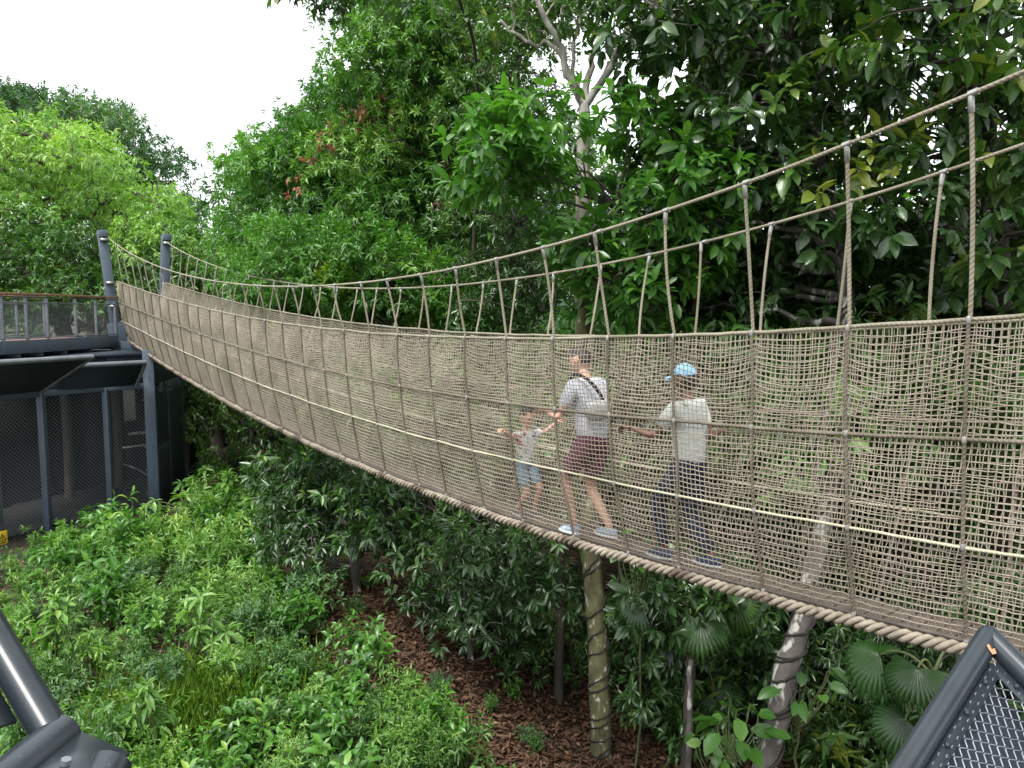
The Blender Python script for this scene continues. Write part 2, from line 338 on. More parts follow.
# low creeping ground cover on the open slope
def ground_poly(poly, n, r, h=0.0):
    p = np.array(poly, float); o = []
    while len(o) < n:
        x = r.uniform(p[:, 0].min(), p[:, 0].max(), 400); y = r.uniform(p[:, 1].min(), p[:, 1].max(), 400)
        k = inpoly(poly, x, y)
        for a, b in zip(x[k], y[k]):
            d = rays(a, b); t = (h - CZ) / d[2]; o.append((d[0] * t, d[1] * t))
    return np.array(o[:n])
SLOPE = [(-90, 830), (-90, 560), (40, 540), (150, 545), (185, 490), (200, 452), (260, 452), (285, 520), (310, 580), (335, 630), (375, 690), (390, 830)]
r = np.random.default_rng(4); xy = ground_poly(SLOPE, 5200, r)
mb = MB(); O = np.stack([xy[:, 0], xy[:, 1], gz(xy[:, 0], xy[:, 1]) + r.uniform(0, .22, len(xy))], 1)
sprigs(mb, r, O, rnd_dir(r, len(xy), .1), 6, .09, .035, r.normal(.45, .15, len(xy)), T_LO)
tag(mb.build('ground_cover', G_MID), 'low creeping green ground cover between the shrubs on the slope', 'ground cover', kind='stuff')

# ------------------------------------------------------------------ rope bridge
P0 = np.array([2.55, 3.78]); U = np.array([-.63, .776]); U = U / np.linalg.norm(U); NV = np.array([U[1], -U[0]])
S0, S1, STEP = -2.325, 19.6, .645
def bp(s, w, z):
    s = np.asarray(s, float); w = np.asarray(w, float) + 0 * s
    return np.stack([P0[0] + U[0] * s + NV[0] * w, P0[1] + U[1] * s + NV[1] * w, np.asarray(z) + 0 * s], -1)
z_cab = lambda s: np.polyval([1.9e-5, -.000886, .0246, -.250473, 5.658], s)
z_top = lambda s: np.polyval([-.00014, .009394, -.089075, 4.487], s)
z_mid = lambda s: np.polyval([-.000182, .010187, -.081752, 3.8515], s)
z_low = lambda s: np.polyval([-.000144, .00884, -.063769, 3.254], s)
z_bot = lambda s: np.polyval([-.000139, .009721, -.0767, 2.690], s)
WID = 1.08
bridge = empty('rope_bridge', 'long sagging suspension footbridge of beige rope netting hung from two tan cables', 'rope bridge', tuple(bp(10.0, .54, 0)))
BL = np.array(bridge.location)
KS = [.255 + STEP * k for k in range(-4, 31) if S0 - .01 <= .255 + STEP * k <= S1 - .15]
def side(w, far):   # mirrored for the far net
    return FARW.get(w, WID - w) if far else w
W_AT = [0, .03, .09, .22]
FARW = {.03: WID - .11, .09: WID - .31, .22: .50, .03 - .012: WID - .098, .09 - .012: WID - .298, .22 - .01: .51, .205: .515}
def net_frame(s, far):
    """the four edge ropes' points at station s"""
    return [bp(s, side(w, far), z(s)) for w, z in zip(W_AT, (z_top, z_mid, z_low, z_bot))]
def make_net(far, seed):
    r = np.random.default_rng(seed)
    ns = 560; s = np.linspace(S0, S1, ns)
    s = s + r.normal(0, .002, ns)
    rows = []
    fr = net_frame(s, far)
    ph = ((s - .255) / STEP) % 1.0; bay = np.floor((s - .255) / STEP).astype(int); bay -= bay.min()
    sagk = r.uniform(.55, 1.3, bay.max() + 1)[bay]; blg = r.normal(.6, .5, bay.max() + 1)[bay]
    hump = 4 * ph * (1 - ph)
    sgn = 1 if not far else -1
    for (a, b, nr, sg, bg) in ((0, 1, 17, .05, .04), (1, 2, 15, .014, .02), (2, 3, 14, .008, .015)):
        for j in range(nr + (b == 3)):
            v = j / nr
            Pp = fr[a] * (1 - v) + fr[b] * v
            env = math.sin(math.pi * v ** .7) if b == 1 else math.sin(math.pi * v)
            Pp[:, 2] -= sg * env * hump * sagk
            off = sgn * (-1) * bg * math.sin(math.pi * v) * hump * blg
            Pp[:, 0] += NV[0] * off; Pp[:, 1] += NV[1] * off
            rows.append(Pp)
    G = np.array(rows)                                    # rows x columns x 3
    low = r.normal(0, 1, (len(G), ns, 2)); k = np.ones(5) / 5
    jit = np.apply_along_axis(lambda q: np.convolve(q, k, 'same'), 1, low) * .002
    G[..., 2] += jit[..., 0] + r.normal(0, .0022, G.shape[:2])
    du = jit[..., 1] * .7 + r.normal(0, .0018, G.shape[:2])
    G[..., 0] += U[0] * du; G[..., 1] += U[1] * du
    mb = MB(); mb.tubes(G - BL, .0038, 5, ref=(0, 0, 1))
    mb.tubes(np.swapaxes(G, 0, 1) - BL, .0034, 4, ref=(NV[0], NV[1], 0.02))
    return mb.build('net', NETCORD, bridge)
make_net(False, 11); make_net(True, 12)
ss = np.linspace(S0, S1, 240)
def rope(name, m, w, zf, rad, n=8, ss=ss, wob=.004, seed=0):
    r = np.random.default_rng(seed); P = bp(ss, w, zf(ss)); P[:, 2] += np.convolve(r.normal(0, wob, len(ss)), np.ones(7) / 3, 'same')
    mb = MB(); mb.tubes(P - BL, rad, n); return mb.build(name, m, bridge)
WC = -.115
for far in (False, True):
    e = side
    o = rope('main_cable', ROPE_TAN, e(WC, far), z_cab, .012, wob=0.0015, seed=1)
    rope('top_rope', ROPE_TAN, e(0, far), lambda s: z_top(s) + .005, .0125, seed=2)
    rope('middle_rope', ROPE_BROWN, e(.03 - .012, far), z_mid, .0125, seed=3)
    lw = rope('lower_rope', ROPE_PALE, e(.09 - .012, far), z_low, .0095, seed=4); lw['label'] = 'pale cream rope along the lower net'
    rope('edge_cable', ROPE_DARK, e(.22 - .01, far), lambda s: z_bot(s) + .005, .013, seed=5)
    # the thick three-strand hawser under the edge of the floor
    sh = np.arange(S0, S1, .012); mb = MB(); r = np.random.default_rng(6)
    sag = -.045 - .012 * np.abs(np.sin((sh - .255) / STEP * math.pi))
    for k in range(3):
        an = 2 * math.pi * (sh / .20 + k / 3) + np.convolve(r.normal(0, .12, len(sh)), np.ones(20) / 8, 'same')
        P = bp(sh, e(.205, far) + .0265 * np.cos(an), z_bot(sh) + sag + .0265 * np.sin(an)); mb.tubes(P - BL, .0185, 8)
    mb.build('hawser', HAWSER, bridge)['label'] = 'thick pale twisted hawser along the floor edge'
    # suspenders and the ropes that run on down the net
    for i, s in enumerate(KS):
        r = np.random.default_rng(100 + i + 50 * far)
        a = bp(s + r.normal(0, .02), e(WC, far), z_cab(s) - .012); b = bp(s, e(0, far), z_top(s) + .01)
        P = curve(b, a, (r.normal(0, .012), r.normal(0, .012), 0), 10)
        mb = MB(); mb.tubes(P - BL, .0115, 8, ref=(1, .2, 0)); so = mb.build('suspender_rope', ROPE_TAN, bridge)
        mb = MB(); d = nrm(P[-1] - P[-2])
        mb.tubes(np.array([P[-1] - d * .085, P[-1] - d * .08, P[-1] - d * .01, P[-1] + d * .012]) - BL, np.array([.012, .0158, .0158, .013]), 10, ref=(1, .2, 0), cap=True)
        mb.tubes(np.array([bp(s - .022, e(WC, far), z_cab(s - .022)), bp(s + .022, e(WC, far), z_cab(s + .022))]) - BL, .018, 10, cap=True)
        mb.build('ferrule', CLAMP, so)
        fr = [f for f in net_frame(np.array([s]), far)]; fr = [f[0] for f in fr]; out = -1 if not far else 1
        sh_ = r.normal(0, .03); kn = [fr[0], fr[0] * .5 + fr[1] * .5, fr[1], fr[1] * .5 + fr[2] * .5, fr[2], fr[2] * .5 + fr[3] * .5, fr[3]]
        kn = np.array(kn); kn[:, 0] += NV[0] * out * .02; kn[:, 1] += NV[1] * out * .02
        kn[5, :2] += U * sh_; kn[6, :2] += U * sh_ * 1.4; kn[3, :2] += U * r.normal(0, .008); kn[1, :2] += U * r.normal(0, .008)
        t = np.linspace(0, 6, 25); P = np.stack([np.interp(t, range(7), kn[:, q]) for q in range(3)], 1)
        for _ in range(2): P[1:-1] = .25 * P[:-2] + .5 * P[1:-1] + .25 * P[2:]
        mb = MB(); mb.tubes(P - BL, .0105, 8, ref=(NV[0], NV[1], 0)); vo = mb.build('net_rope', ROPE_BROWN, bridge)
        for j in (0, 8, 16, 24):
            mb = MB(); c = P[j]; mb.tubes(np.array([c - [0, 0, .022], c - [0, 0, .016], c + [0, 0, .016], c + [0, 0, .022]]) - BL, np.array([.009, .0138, .0138, .009]), 8, ref=(1, .2, 0), cap=True); mb.build('knot_clamp', KNOT, vo)
# plank floor
mb = MB(); r = np.random.default_rng(8)
for s in np.arange(S0, S1 - .05, .104):
    p = bp(s, .215 + r.normal(0, .006), float(z_bot(s)) - .012 + r.normal(0, .003)); q = bp(s, .505 + r.normal(0, .006), float(z_bot(s)) - .012 + r.normal(0, .003))
    sl = float(z_bot(s + .1) - z_bot(s - .1)) / .2
    mb.beam(p - BL, q - BL, .094, .03, up=(-U[0] * sl, -U[1] * sl, 1))
bevel(mb.build('deck', PLANK, bridge, smooth=False), .004, 1)

# ------------------------------------------------------------------ far tower posts, walkway and enclosure
TS = 19.75
def post(w_foot, w_head, label):
    foot = bp(TS, w_foot, 3.55); head = bp(TS + .1, w_head, 6.52)
    b = foot.copy(); root = empty('bridge_post', label, 'steel post', tuple(b), 'steel posts at the far end of the bridge')
    mb = MB(); ux = (U[0], U[1], 0)
    mb.beam(foot - b, head - b, .21, .05, up=ux); mb.beam(foot - b + [U[0] * .1, U[1] * .1, 0], head - b + [U[0] * .1, U[1] * .1, 0], .21, .03, up=ux)
    mb.beam(foot - b + [U[0] * .055, U[1] * .055, 0], head - b + [U[0] * .055, U[1] * .055, 0], .03, .06, up=ux)
    bevel(mb.build('shaft', STEEL, root, smooth=False))
    d = head - foot; mb = MB()
    mb.beam(foot + d * .955 - b, foot + d * 1.01 - b, .2, .17, up=ux); bevel(mb.build('cap', STEEL, root, smooth=False))
    mb = MB(); f0 = foot - d * .02
    mb.beam(f0 - b - [U[0] * .06, U[1] * .06, 0], f0 + d * .26 - b - [U[0] * .06, U[1] * .06, 0], .40, .03, up=ux); bevel(mb.build('base_plate', STEEL, root, smooth=False))
    mb = MB()
    for zz, zf in ((.93, z_cab), (.575, z_top), (.38, z_mid)):
        mb = MB(); q = foot + d * zz - b; mb.box(q - [U[0] * .08, U[1] * .08, 0], (.17, .1, .06), np.array([[NV[0], U[0], 0], [NV[1], U[1], 0], [0, 0, 1]])); mb.build('clamp', CLAMP, root, smooth=False)
post(.02, -.22, 'leaning slate blue steel post at the railing end, nearer one of the pair')
post(WID - .04, WID + .2, 'leaning slate blue steel post beyond the bridge net, farther one of the pair')

wk = [( -150, 12.6), (-70, 13.6), (0, 14.8), (37, 15.7), (75, 17.0), (118, 18.85)]
DZ = 3.92
outer = np.array([[(px - 512) / F * D * 1.0, D] for px, D in wk]); outer[:, 0] *= 1.0
tn = nrm(np.gradient(outer, axis=0)); nn = np.stack([-tn[:, 1], tn[:, 0]], 1); nn *= np.sign((nn * [-.7, .7]).sum(1))[:, None]
inner = outer + nn * 1.75
walk = empty('elevated_walkway', 'curved raised walkway with timber deck and grey mesh railings at left', 'walkway', (outer[3][0], outer[3][1], DZ))
WL = np.array(walk.location)
def v3(p, z): return np.array([p[0], p[1], z])
mb = MB(); k = len(outer)
V = np.concatenate([np.c_[outer, np.full(k, DZ)], np.c_[inner, np.full(k, DZ)], np.c_[outer, np.full(k, DZ - .05)], np.c_[inner, np.full(k, DZ - .05)]]); a = np.arange(k - 1)
mb.add(V - WL, [np.stack([a, a + 1, a + k + 1, a + k], 1), np.stack([a + 2 * k, a + 3 * k, a + 3 * k + 1, a + 2 * k + 1], 1), np.stack([a, a + 2 * k, a + 2 * k + 1, a + 1], 1), np.stack([a + k, a + k + 1, a + 3 * k + 1, a + 3 * k], 1), np.array([[k - 1, 3 * k - 1, 4 * k - 1, 2 * k - 1]])])
mb.build('deck', TIMBER, walk, smooth=False)
for line, sg in ((outer, -1), (inner, 1)):
    mb = MB()
    for p, q in zip(line[:-1], line[1:]): mb.beam(v3(p, DZ - .09) - WL, v3(q, DZ - .09) - WL, .06, .27)
    bevel(mb.build('edge_beam', STEEL, walk, smooth=False))
mb = MB()
for t in np.linspace(0, k - 1, 9):
    p = [np.interp(t, range(k), outer[:, j]) for j in (0, 1)]; q = [np.interp(t, range(k), inner[:, j]) for j in (0, 1)]
    mb = MB(); mb.beam(v3(p, DZ - .2) - WL, v3(q, DZ - .2) - WL, .08, .2); bevel(mb.build('cross_beam', STEEL, walk, smooth=False))
mb = MB()
mb.beam(v3(outer[-1], DZ - .26) - WL + [.05, 0, 0], v3(outer[-1], DZ - .26) - WL + [1.5, 1.0, 0], .3, .3)
bevel(mb.build('cross_beam', STEEL, walk, smooth=False))
def mesh_panel(mb, o, ex, ez, w, h, pitch, rad, zig=0, sides=4):
    """diamond wire mesh in the plane (ex, ez)"""
    ex = nrm(ex); ez = nrm(ez); nz = np.cross(ex, ez); P = []
    for sg in (1, -1):
        for c in np.arange(-h, w, pitch):
            # line x = c + t (sg=1) or x = c + h - t
            pts = []
            t0 = max(0, -c) if sg == 1 else max(0, c + h - w); t1 = min(h, w - c) if sg == 1 else min(h, c + h)
            if t1 - t0 < pitch * .3: continue
            f = lambda t: o + ex * ((c + t) if sg == 1 else (c + h - t)) + ez * t
            P.append([f(t0) + nz * rad * sg, f(t1) + nz * rad * sg])
    mb.tubes(np.array(P), rad, sides, ref=nz)
def railing(line, ztop, post_ts, name='railing'):
    for t in post_ts:
        p = np.array([np.interp(t, range(k), line[:, j]) for j in (0, 1)])
        mb = MB(); mb.beam(v3(p, DZ - .18) - WL, v3(p, ztop - .06) - WL, .035, .06, up=(1, 0, 0)); bevel(mb.build('railing_post', STEEL_L, walk, smooth=False))
    mb = MB()
    for p, q in zip(line[:-1], line[1:]): mb.beam(v3(p, ztop) - WL, v3(q, ztop) - WL, .11, .045)
    bevel(mb.build('handrail', TIMBER, walk, smooth=False))
    mb = MB()
    for z in (ztop - .06, ztop - .17, DZ + .08): mb.tubes(np.array([v3(p, z) for p in line]) - WL, .014, 8)
    mb.build('railing_bar', STEEL_L, walk)
    mb = MB()
    for p, q in zip(line[:-1], line[1:]):
        d = v3(q, 0) - v3(p, 0); mesh_panel(mb, v3(p, DZ + .08) - WL, d, (0, 0, 1), np.linalg.norm(d), ztop - .17 - DZ - .08, .065, .0022)
    mb.build('railing_mesh', WIRE_D, walk)
railing(outer, DZ + .97, [1.1, 2.1, 2.75, 3.3, 4.05, 4.5, 4.97])
railing(inner, DZ + .97, [1.0, 2.0, 2.6, 3.2, 3.8, 4.4, 4.97])

enc = empty('animal_enclosure', 'dark slate mesh enclosure with steel posts under the raised walkway', 'enclosure', tuple(v3(at(148, 500, 17.6), -.2)))
EL = np.array(enc.location)
def onD(px, D): q = at(px, 384, D); return np.array([q[0], q[1]])
fa, fb, fc, fd = onD(-120, 13.2), onD(40, 15.9), onD(105, 17.0), onD(149, 17.7)
sb = onD(179, 20.4); back = nrm(sb - fd) * 5
ZT = 2.82
def epost(p, z0, z1, w, m=STEEL):
    mb = MB(); mb.beam(v3(p, z0) - EL, v3(p, z1) - EL, w, w, up=(1, 0, 0)); bevel(mb.build('post', m, enc, smooth=False), .01)
epost(fb, -.4, ZT + .02, .13); epost(fc, -.4, ZT + .02, .12); epost(sb, -.4, 3.3, .16)
mb = MB(); mb.beam(v3(fd, -.4) - EL, v3(fd, 3.66) - EL, .30, .24, up=(1, .5, 0)); o = bevel(mb.build('post', STEEL, enc, smooth=False), .015); o['label'] = 'thick corner post'
for zz in np.arange(.3, 3.5, .55):
    for e_ in (-.07, .07):
        mb = MB(); c_ = v3(fd, zz) - EL + np.array([e_, -.155, 0]); mb.tubes(np.array([c_, c_ - [0, .03, 0]]), .018, 6, ref=(0, 0, 1), cap=True); mb.build('bolt', STEEL_L, o, smooth=False)
epost(fd + back * .45 * .5, -.4, 3.3, .1)
mid = (fd + sb) / 2
for p in (onD(-10, 15.0),): epost(p, -.4, ZT, .12)
fl = [fa, fb, fc, fd]
mb = MB()
for p, q in zip(fl[:-1], fl[1:]):
    mb.beam(v3(p, ZT) - EL, v3(q, ZT) - EL, .1, .12)
mb.beam(v3(fd, ZT + .1) - EL, v3(sb, ZT + .1) - EL, .1, .12); bevel(mb.build('top_rail', STEEL, enc, smooth=False)); mb = MB(); mb.beam(v3(fd, 1.35) - EL, v3(sb, 1.35) - EL, .06, .1)
bevel(mb.build('middle_rail', STEEL, enc, smooth=False))
mb = MB()
for p, q in zip(fl[:-1], fl[1:]):
    d = v3(q - p, 0); mesh_panel(mb, v3(p, -.3) - EL, d, (0, 0, 1), np.linalg.norm(d), ZT + .25, .085, .0045)
d = v3(sb - fd, 0); mesh_panel(mb, v3(fd, -.3) - EL, d, (0, 0, 1), np.linalg.norm(d), ZT + .25, .085, .0045)
bk = [p + v3(back, 0)[:2] for p in fl]
for p, q in zip(bk[:-1], bk[1:]):
    d = v3(q - p, 0); mesh_panel(mb, v3(p, -.3) - EL, d, (0, 0, 1), np.linalg.norm(d), 3.1, .082, .003)
mb.build('wire_mesh', WIRE_D, enc)
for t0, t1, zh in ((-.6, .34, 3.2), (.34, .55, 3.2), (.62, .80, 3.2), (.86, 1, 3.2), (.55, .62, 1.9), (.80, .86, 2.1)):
    pa_ = bk[0] + (bk[-1] - bk[0]) * t0; pb_ = bk[0] + (bk[-1] - bk[0]) * t1; mb = MB(); mb.beam(v3(pa_ - back * .06, zh / 2 - .3) - EL, v3(pb_ - back * .06, zh / 2 - .3) - EL, .05, zh); mb.build('back_board', INNER_SHADE, enc, smooth=False)  # dark boards added at the back so the inside reads as shade
for t in (.3, .55, .75, .95):
    pa_ = bk[0] + (bk[-1] - bk[0]) * t - back * .2; mb = MB(); mb.tubes(curve(v3(pa_, -.4), v3(pa_, 3.5), (.05, 0, 0), 8) - EL, .11, 10, ref=(1, 0, 0)); mb.build('inner_trunk', BARK_DARK, enc)
mb = MB(); Vf = np.array([v3(p, -.02) for p in fl] + [v3(p, -.02) for p in bk]); nf = len(fl); af = np.arange(nf - 1); mb.add(Vf - EL, [np.stack([af, af + 1, af + nf + 1, af + nf], 1)]); mb.build('earth_floor', INNER_SHADE, enc, smooth=False)  # floor colour is darkened to hold the shade of the interior
# side boarding, fascia above the mesh and the roof
mb = MB()
mb.beam(v3(fd, 3.1) - EL + [.1, 0.1, 0], v3(sb, 3.1) - EL + [.1, 0, 0], .04, .5)
for p, q in zip(fl[:-1], fl[1:]): mb.beam(v3(p + (back * .03), 3.22) - EL, v3(q + (back * .03), 3.22) - EL, .05, .7)
for h0, h1 in ((.0, .64), (.70, 1.0)):
    pass
p = fd + (sb - fd) * .12; q = fd + (sb - fd) * .46
mb.beam(v3(p, 2.0) - EL + [.06, 0, 0], v3(q, 2.0) - EL + [.06, 0, 0], .03, 1.2); mb.beam(v3(p, .5) - EL + [.06, 0, 0], v3(q, .5) - EL + [.06, 0, 0], .03, 1.5)
p = fd + (sb - fd) * .5; q = fd + (sb - fd) * .96
mb.beam(v3(p, 1.2) - EL + [.06, 0, 0], v3(q, 1.2) - EL + [.06, 0, 0], .03, 2.7)
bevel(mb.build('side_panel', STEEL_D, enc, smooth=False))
mb = MB(); n4 = len(fl)
top = np.array([v3(p, 3.6) for p in fl] + [v3(p, 3.6) for p in bk]); bot_ = top - [0, 0, .08]; V = np.concatenate([top, bot_]); a = np.arange(n4 - 1)
mb.add(V - EL, [np.stack([a, a + 1, a + n4 + 1, a + n4], 1), np.stack([a + 2 * n4, a + 3 * n4, a + 3 * n4 + 1, a + 2 * n4 + 1], 1), np.stack([a, a + 2 * n4, a + 2 * n4 + 1, a + 1], 1), np.array([[n4 - 1, 3 * n4 - 1, 4 * n4 - 1, 2 * n4 - 1], ])])
mb.build('roof', STEEL_D, enc, smooth=False)  # roof slab added so the interior stays dark
def awning(p, q, out_, zp, name='awning'):
    """overhang sloping up and outward from the top rail to an edge pipe"""
    po = np.array([p[0] + out_[0], p[1] + out_[1], zp]); qo = np.array([q[0] + out_[0], q[1] + out_[1], zp])
    mb = MB(); A_, B_ = v3(p, ZT + .04), v3(q, ZT + .04); nv = nrm(np.cross(B_ - A_, po - A_)) * .012
    mb.add(np.array([A_, B_, qo, po, A_ + nv, B_ + nv, qo + nv, po + nv]) - EL, [[[0, 1, 2, 3], [7, 6, 5, 4], [0, 3, 7, 4], [1, 5, 6, 2]]]); ob = mb.build('awning', STEEL_D, enc, smooth=False)
    mb = MB(); mb.tubes(np.array([po, qo]) - EL, .055, 12, cap=True); mb.tubes(np.array([B_, qo]) - EL, .045, 10, ref=(1, 0, 0), cap=True); mb.build('edge_pipe', STEEL_L, ob)
dir1 = nrm(fb - fa); o1 = np.array([dir1[1], -dir1[0]])
awning(fa, fb, o1 * 1.15 + dir1 * .35, 3.60)
dir2 = nrm(fd - fb); o2 = np.array([dir2[1], -dir2[0]])
awning(fb + dir2 * .3, fd - dir2 * .3, o2 * .5, 3.40)
# perch inside
mb = MB()
mb.tubes(curve(v3(fc + back * .3, 1.55), v3(fd + back * .3, 1.4), (0, 0, .05), 8) - EL, .035, 8); mb.tubes(curve(v3(fc + back * .2, .9), v3(fd + back * .2, .1), (0, 0, .1), 8) - EL, .015, 8)
mb.beam(v3(fc + back * .2, 1.3) - EL, v3(fd + back * .2, 1.3) - EL, .08, .03)
mb.build('perch', BARK_PALE, enc)
# warning sign on the mesh
sg_c = at(2, 538, 14.6); sroot = empty('warning_sign', 'small yellow warning plate with a dark triangle on the enclosure mesh', 'sign', tuple(sg_c))
ex = v3(dir1, 0); ez = np.array([0, 0, 1.0]); ny = np.cross(ex, ez)
MX = np.stack([ex, -ny, ez], 1)
YEL = noise_mat('sign_yellow', (.75, .50, .02), (.8, .56, .03), 8, .5, 0); BLK = noise_mat('sign_black', (.012, .012, .012), (.02, .02, .02), 8, .5, 0)
mb = MB(); mb.box((0, 0, 0), (.21, .012, .27), MX); bevel(mb.build('plate', YEL, sroot, smooth=False), .004)
mb = MB(); pts = [np.array([-.07, 0, -.05]), np.array([.07, 0, -.05]), np.array([0, 0, .075])]
for a_, b_ in zip(pts, pts[1:] + pts[:1]):
    pa = ex * a_[0] + ez * a_[2] + ny * .009; pb = ex * b_[0] + ez * b_[2] + ny * .009; mb.beam(pa, pb, .006, .014, up=tuple(np.cross(pb - pa, ny)))
for a_, b_ in (((.012, .04), (-.012, .005)), ((-.012, .005), (.012, .002)), ((.012, .002), (-.006, -.035))):
    mb.beam(ex * a_[0] + ez * a_[1] + ny * .009, ex * b_[0] + ez * b_[1] + ny * .009, .006, .009, up=tuple(nrm(np.cross(np.array(ex * (b_[0] - a_[0]) + ez * (b_[1] - a_[1])), ny))))
mb.box(ez * -.095 + ny * .009, (.12, .006, .018), MX)
mb.build('symbol', BLK, sroot, smooth=False)

# ------------------------------------------------------------------ foreground mesh canopies
def tube_obj(name, P, rad, m, parent, org, n=24):
    mb = MB(); mb.tubes(np.array(P) - org, rad, n, ref=(.31, .2, .9), cap=True); return mb.build(name, m, parent)
def canopy(A, B, C, label, rad, seed, depth, bolts=True, mark=False):
    org = A.copy(); root = empty('mesh_canopy', label, 'mesh canopy', tuple(org))
    u = nrm(B - A); v = nrm(C - A); nz = nrm(np.cross(v, u)); nz = nz if nz[2] > 0 else -nz
    tube_obj('edge_tube', [A - u * 0 + v * .0, B], rad, STEEL_FG, root, org); tube_obj('edge_tube', [A + v * rad * .2, C], rad, STEEL_FG, root, org)
    mb = MB(); mb.add(np.array([A + u * -.0, ]) - org, [])
    # mitred corner cap
    P = A - org
    mb = MB()
    for q in (0,):
        rr_ = rad * 1.005; th = np.linspace(0, np.pi, 9); ph = np.linspace(0, 2 * np.pi, 17)
        S = np.array([[math.sin(t) * math.cos(p), math.sin(t) * math.sin(p), math.cos(t)] for t in th for p in ph]) * rr_
        i_ = np.array([[a * 17 + b, a * 17 + b + 1, (a + 1) * 17 + b + 1, (a + 1) * 17 + b] for a in range(8) for b in range(16)]); mb.add(S, [i_])
    mb.build('corner_cap', STEEL_FG, root)
    # flat bars along the inside of each tube
    mb = MB()
    wv = nrm(v - u * (u @ v)); wu = nrm(u - v * (u @ v))
    off = -nz * rad * .45
    mb.beam(A + wv * rad * 1.5 + u * .06 + off - org, B + wv * rad * 1.5 + off - org, .03, .006, up=nz)
    mb.beam(A + wu * rad * 1.4 + v * .06 + off - org, C + wu * rad * 1.4 + off - org, .03, .0065, up=nz)
    bevel(mb.build('flat_bar', STEEL_FG, root, smooth=False), .0015, 1)
    mb = MB()
    for t in np.arange(.12, np.linalg.norm(B - A), .10):
        mb = MB(); c = A + wv * rad * 1.45 + u * t + off - org; mb.tubes(np.array([c, c + nz * .009, c + nz * .011]), np.array([.0065, .0065, .004]), 6, ref=u, cap=True); mb.build('bolt', STEEL_FG, root, smooth=False)
    for t in np.arange(.12, np.linalg.norm(C - A), .12):
        mb = MB(); c = A + wu * rad * 1.4 + v * t + off - org; mb.tubes(np.array([c, c + nz * .009, c + nz * .011]), np.array([.006, .006, .004]), 6, ref=v, cap=True); mb.build('bolt', STEEL_FG, root, smooth=False)
    # wire mesh, elongated along u; woven wires that zigzag
    r = np.random.default_rng(seed); LB = np.linalg.norm(B - A); LC = np.linalg.norm(C - A); Pp = []
    pu, pv = .027, .0150
    for j, c in enumerate(np.arange(.028, LC, pv)):
        m_ = int(LB * (1 - c / LC * .0) / (pu / 2)); t = .032 + np.arange(m_) * pu / 2
        t = t[t < LB]
        zz = (np.arange(len(t)) % 2 * 2 - 1) * (1 if j % 2 else -1) * pv * .5
        q = A + u * t[:, None] + v * c + wv[None] * zz[:, None] * .96 + nz[None] * (((np.arange(len(t)) + j) % 2) * .006 - rad * .55)[:, None]
        # round the corners of the zigzag a little
        q2 = np.empty((2 * len(q) - 2, 3)); q2[0::2] = q[:-1] * .85 + q[1:] * .15; q2[1::2] = q[:-1] * .15 + q[1:] * .85
        Pp.append(q2)
    mb = MB(); mb.tubes(np.array(Pp) - org, .0016, 5, ref=nz); mb.build('wire_mesh', WIRE, root)
    # dark sheet below the mesh
    mb = MB(); e = -nz * depth; Q = np.array([A + u * .03 + v * .03, B + v * .03, B + C - A, C + u * .03]) + e
    Q = np.concatenate([Q, Q - nz * .01]); mb.add(Q - org, [[[0, 1, 2, 3], [7, 6, 5, 4], [0, 3, 7, 4], [1, 5, 6, 2], [0, 4, 5, 1], [3, 2, 6, 7]]]); mb.build('backing_sheet', STEEL_D, root, smooth=False)
    if mark:
        mb = MB(); c = A + u * .045 + nz * rad * .86 + wv * rad * .55 - org; nq = nrm(nz * .86 + wv * .55)
        a1 = nrm(np.cross(nq, u)); cs = [(0, .012), (.011, .014), (.017, .002), (.008, -.006), (.003, .004), (-.008, -.002), (-.01, .008)]
        mb.add(np.array([c + nq * .002 + u * q[1] * .9 + a1 * q[0] for q in cs]), [np.arange(7)[None]]); mb.build('paint_mark', ORANGE, root, smooth=False)
    return root, u, v, nz
A = at(989, 637, 1.75); B = A + (at(864, 834, 1.42) - A) * 2.0; C = A + (at(1078, 727, 1.55) - A) * 4
canopy(A, B, C, 'slate grey tubular frame with chain link mesh at lower right corner', .027, 31, .09, mark=True)
# left frame: two tubes meeting at a cut collar
J = at(55, 740, 1.36); T1 = at(-74, 520, 1.62); T1b = J + (T1 - J) * 1.6
org = J.copy(); lroot = empty('mesh_canopy', 'slate grey tubular frame corner with cut pipe collar at lower left', 'mesh canopy', tuple(org))
dJ = nrm(T1b - J)
tube_obj('edge_tube', [J + dJ * .02, T1b], .032, STEEL_FG, lroot, org)
Q2 = at(-40, 818, 1.14); tube_obj('collar_pipe', [J + (J - Q2) * .10, Q2 + (Q2 - J) * 1.0], .038, STEEL_FG, lroot, org)
K1 = at(112, 762, 1.33); Q3 = K1 + (at(70, 842, 1.2) - K1) * 3
tube_obj('collar_pipe', [K1, Q3], .036, STEEL_FG, lroot, org)
mb = MB(); a_, b_ = at(62, 736, 1.36), at(112, 758, 1.33); up_ = nrm(np.cross(b_ - a_, Q2 - J))
q3 = nrm(Q2 - J); mb.beam((a_ + q3 * .1) - org, (b_ + q3 * .1) - org, .25, .008, up=tuple(up_)); bevel(mb.build('gusset_plate', STEEL_FG, lroot, smooth=False), .002, 1)
mb = MB(); c = (a_ + b_) / 2 + q3 * .06 + up_ * .006 - org
if up_[2] < 0: c = (a_ + b_) / 2 + q3 * .06 - up_ * .006 - org; up_ = -up_
mb.tubes(np.array([c - up_ * .012, c + up_ * .008]), .009, 6, ref=q3, cap=True); mb.build('bolt', STEEL_L, lroot, smooth=False)
u = nrm(T1b - J); v = nrm(Q2 - J); nz = nrm(np.cross(u, v)); nz = nz if nz[2] > 0 else -nz; wv = nrm(v - u * (u @ v))
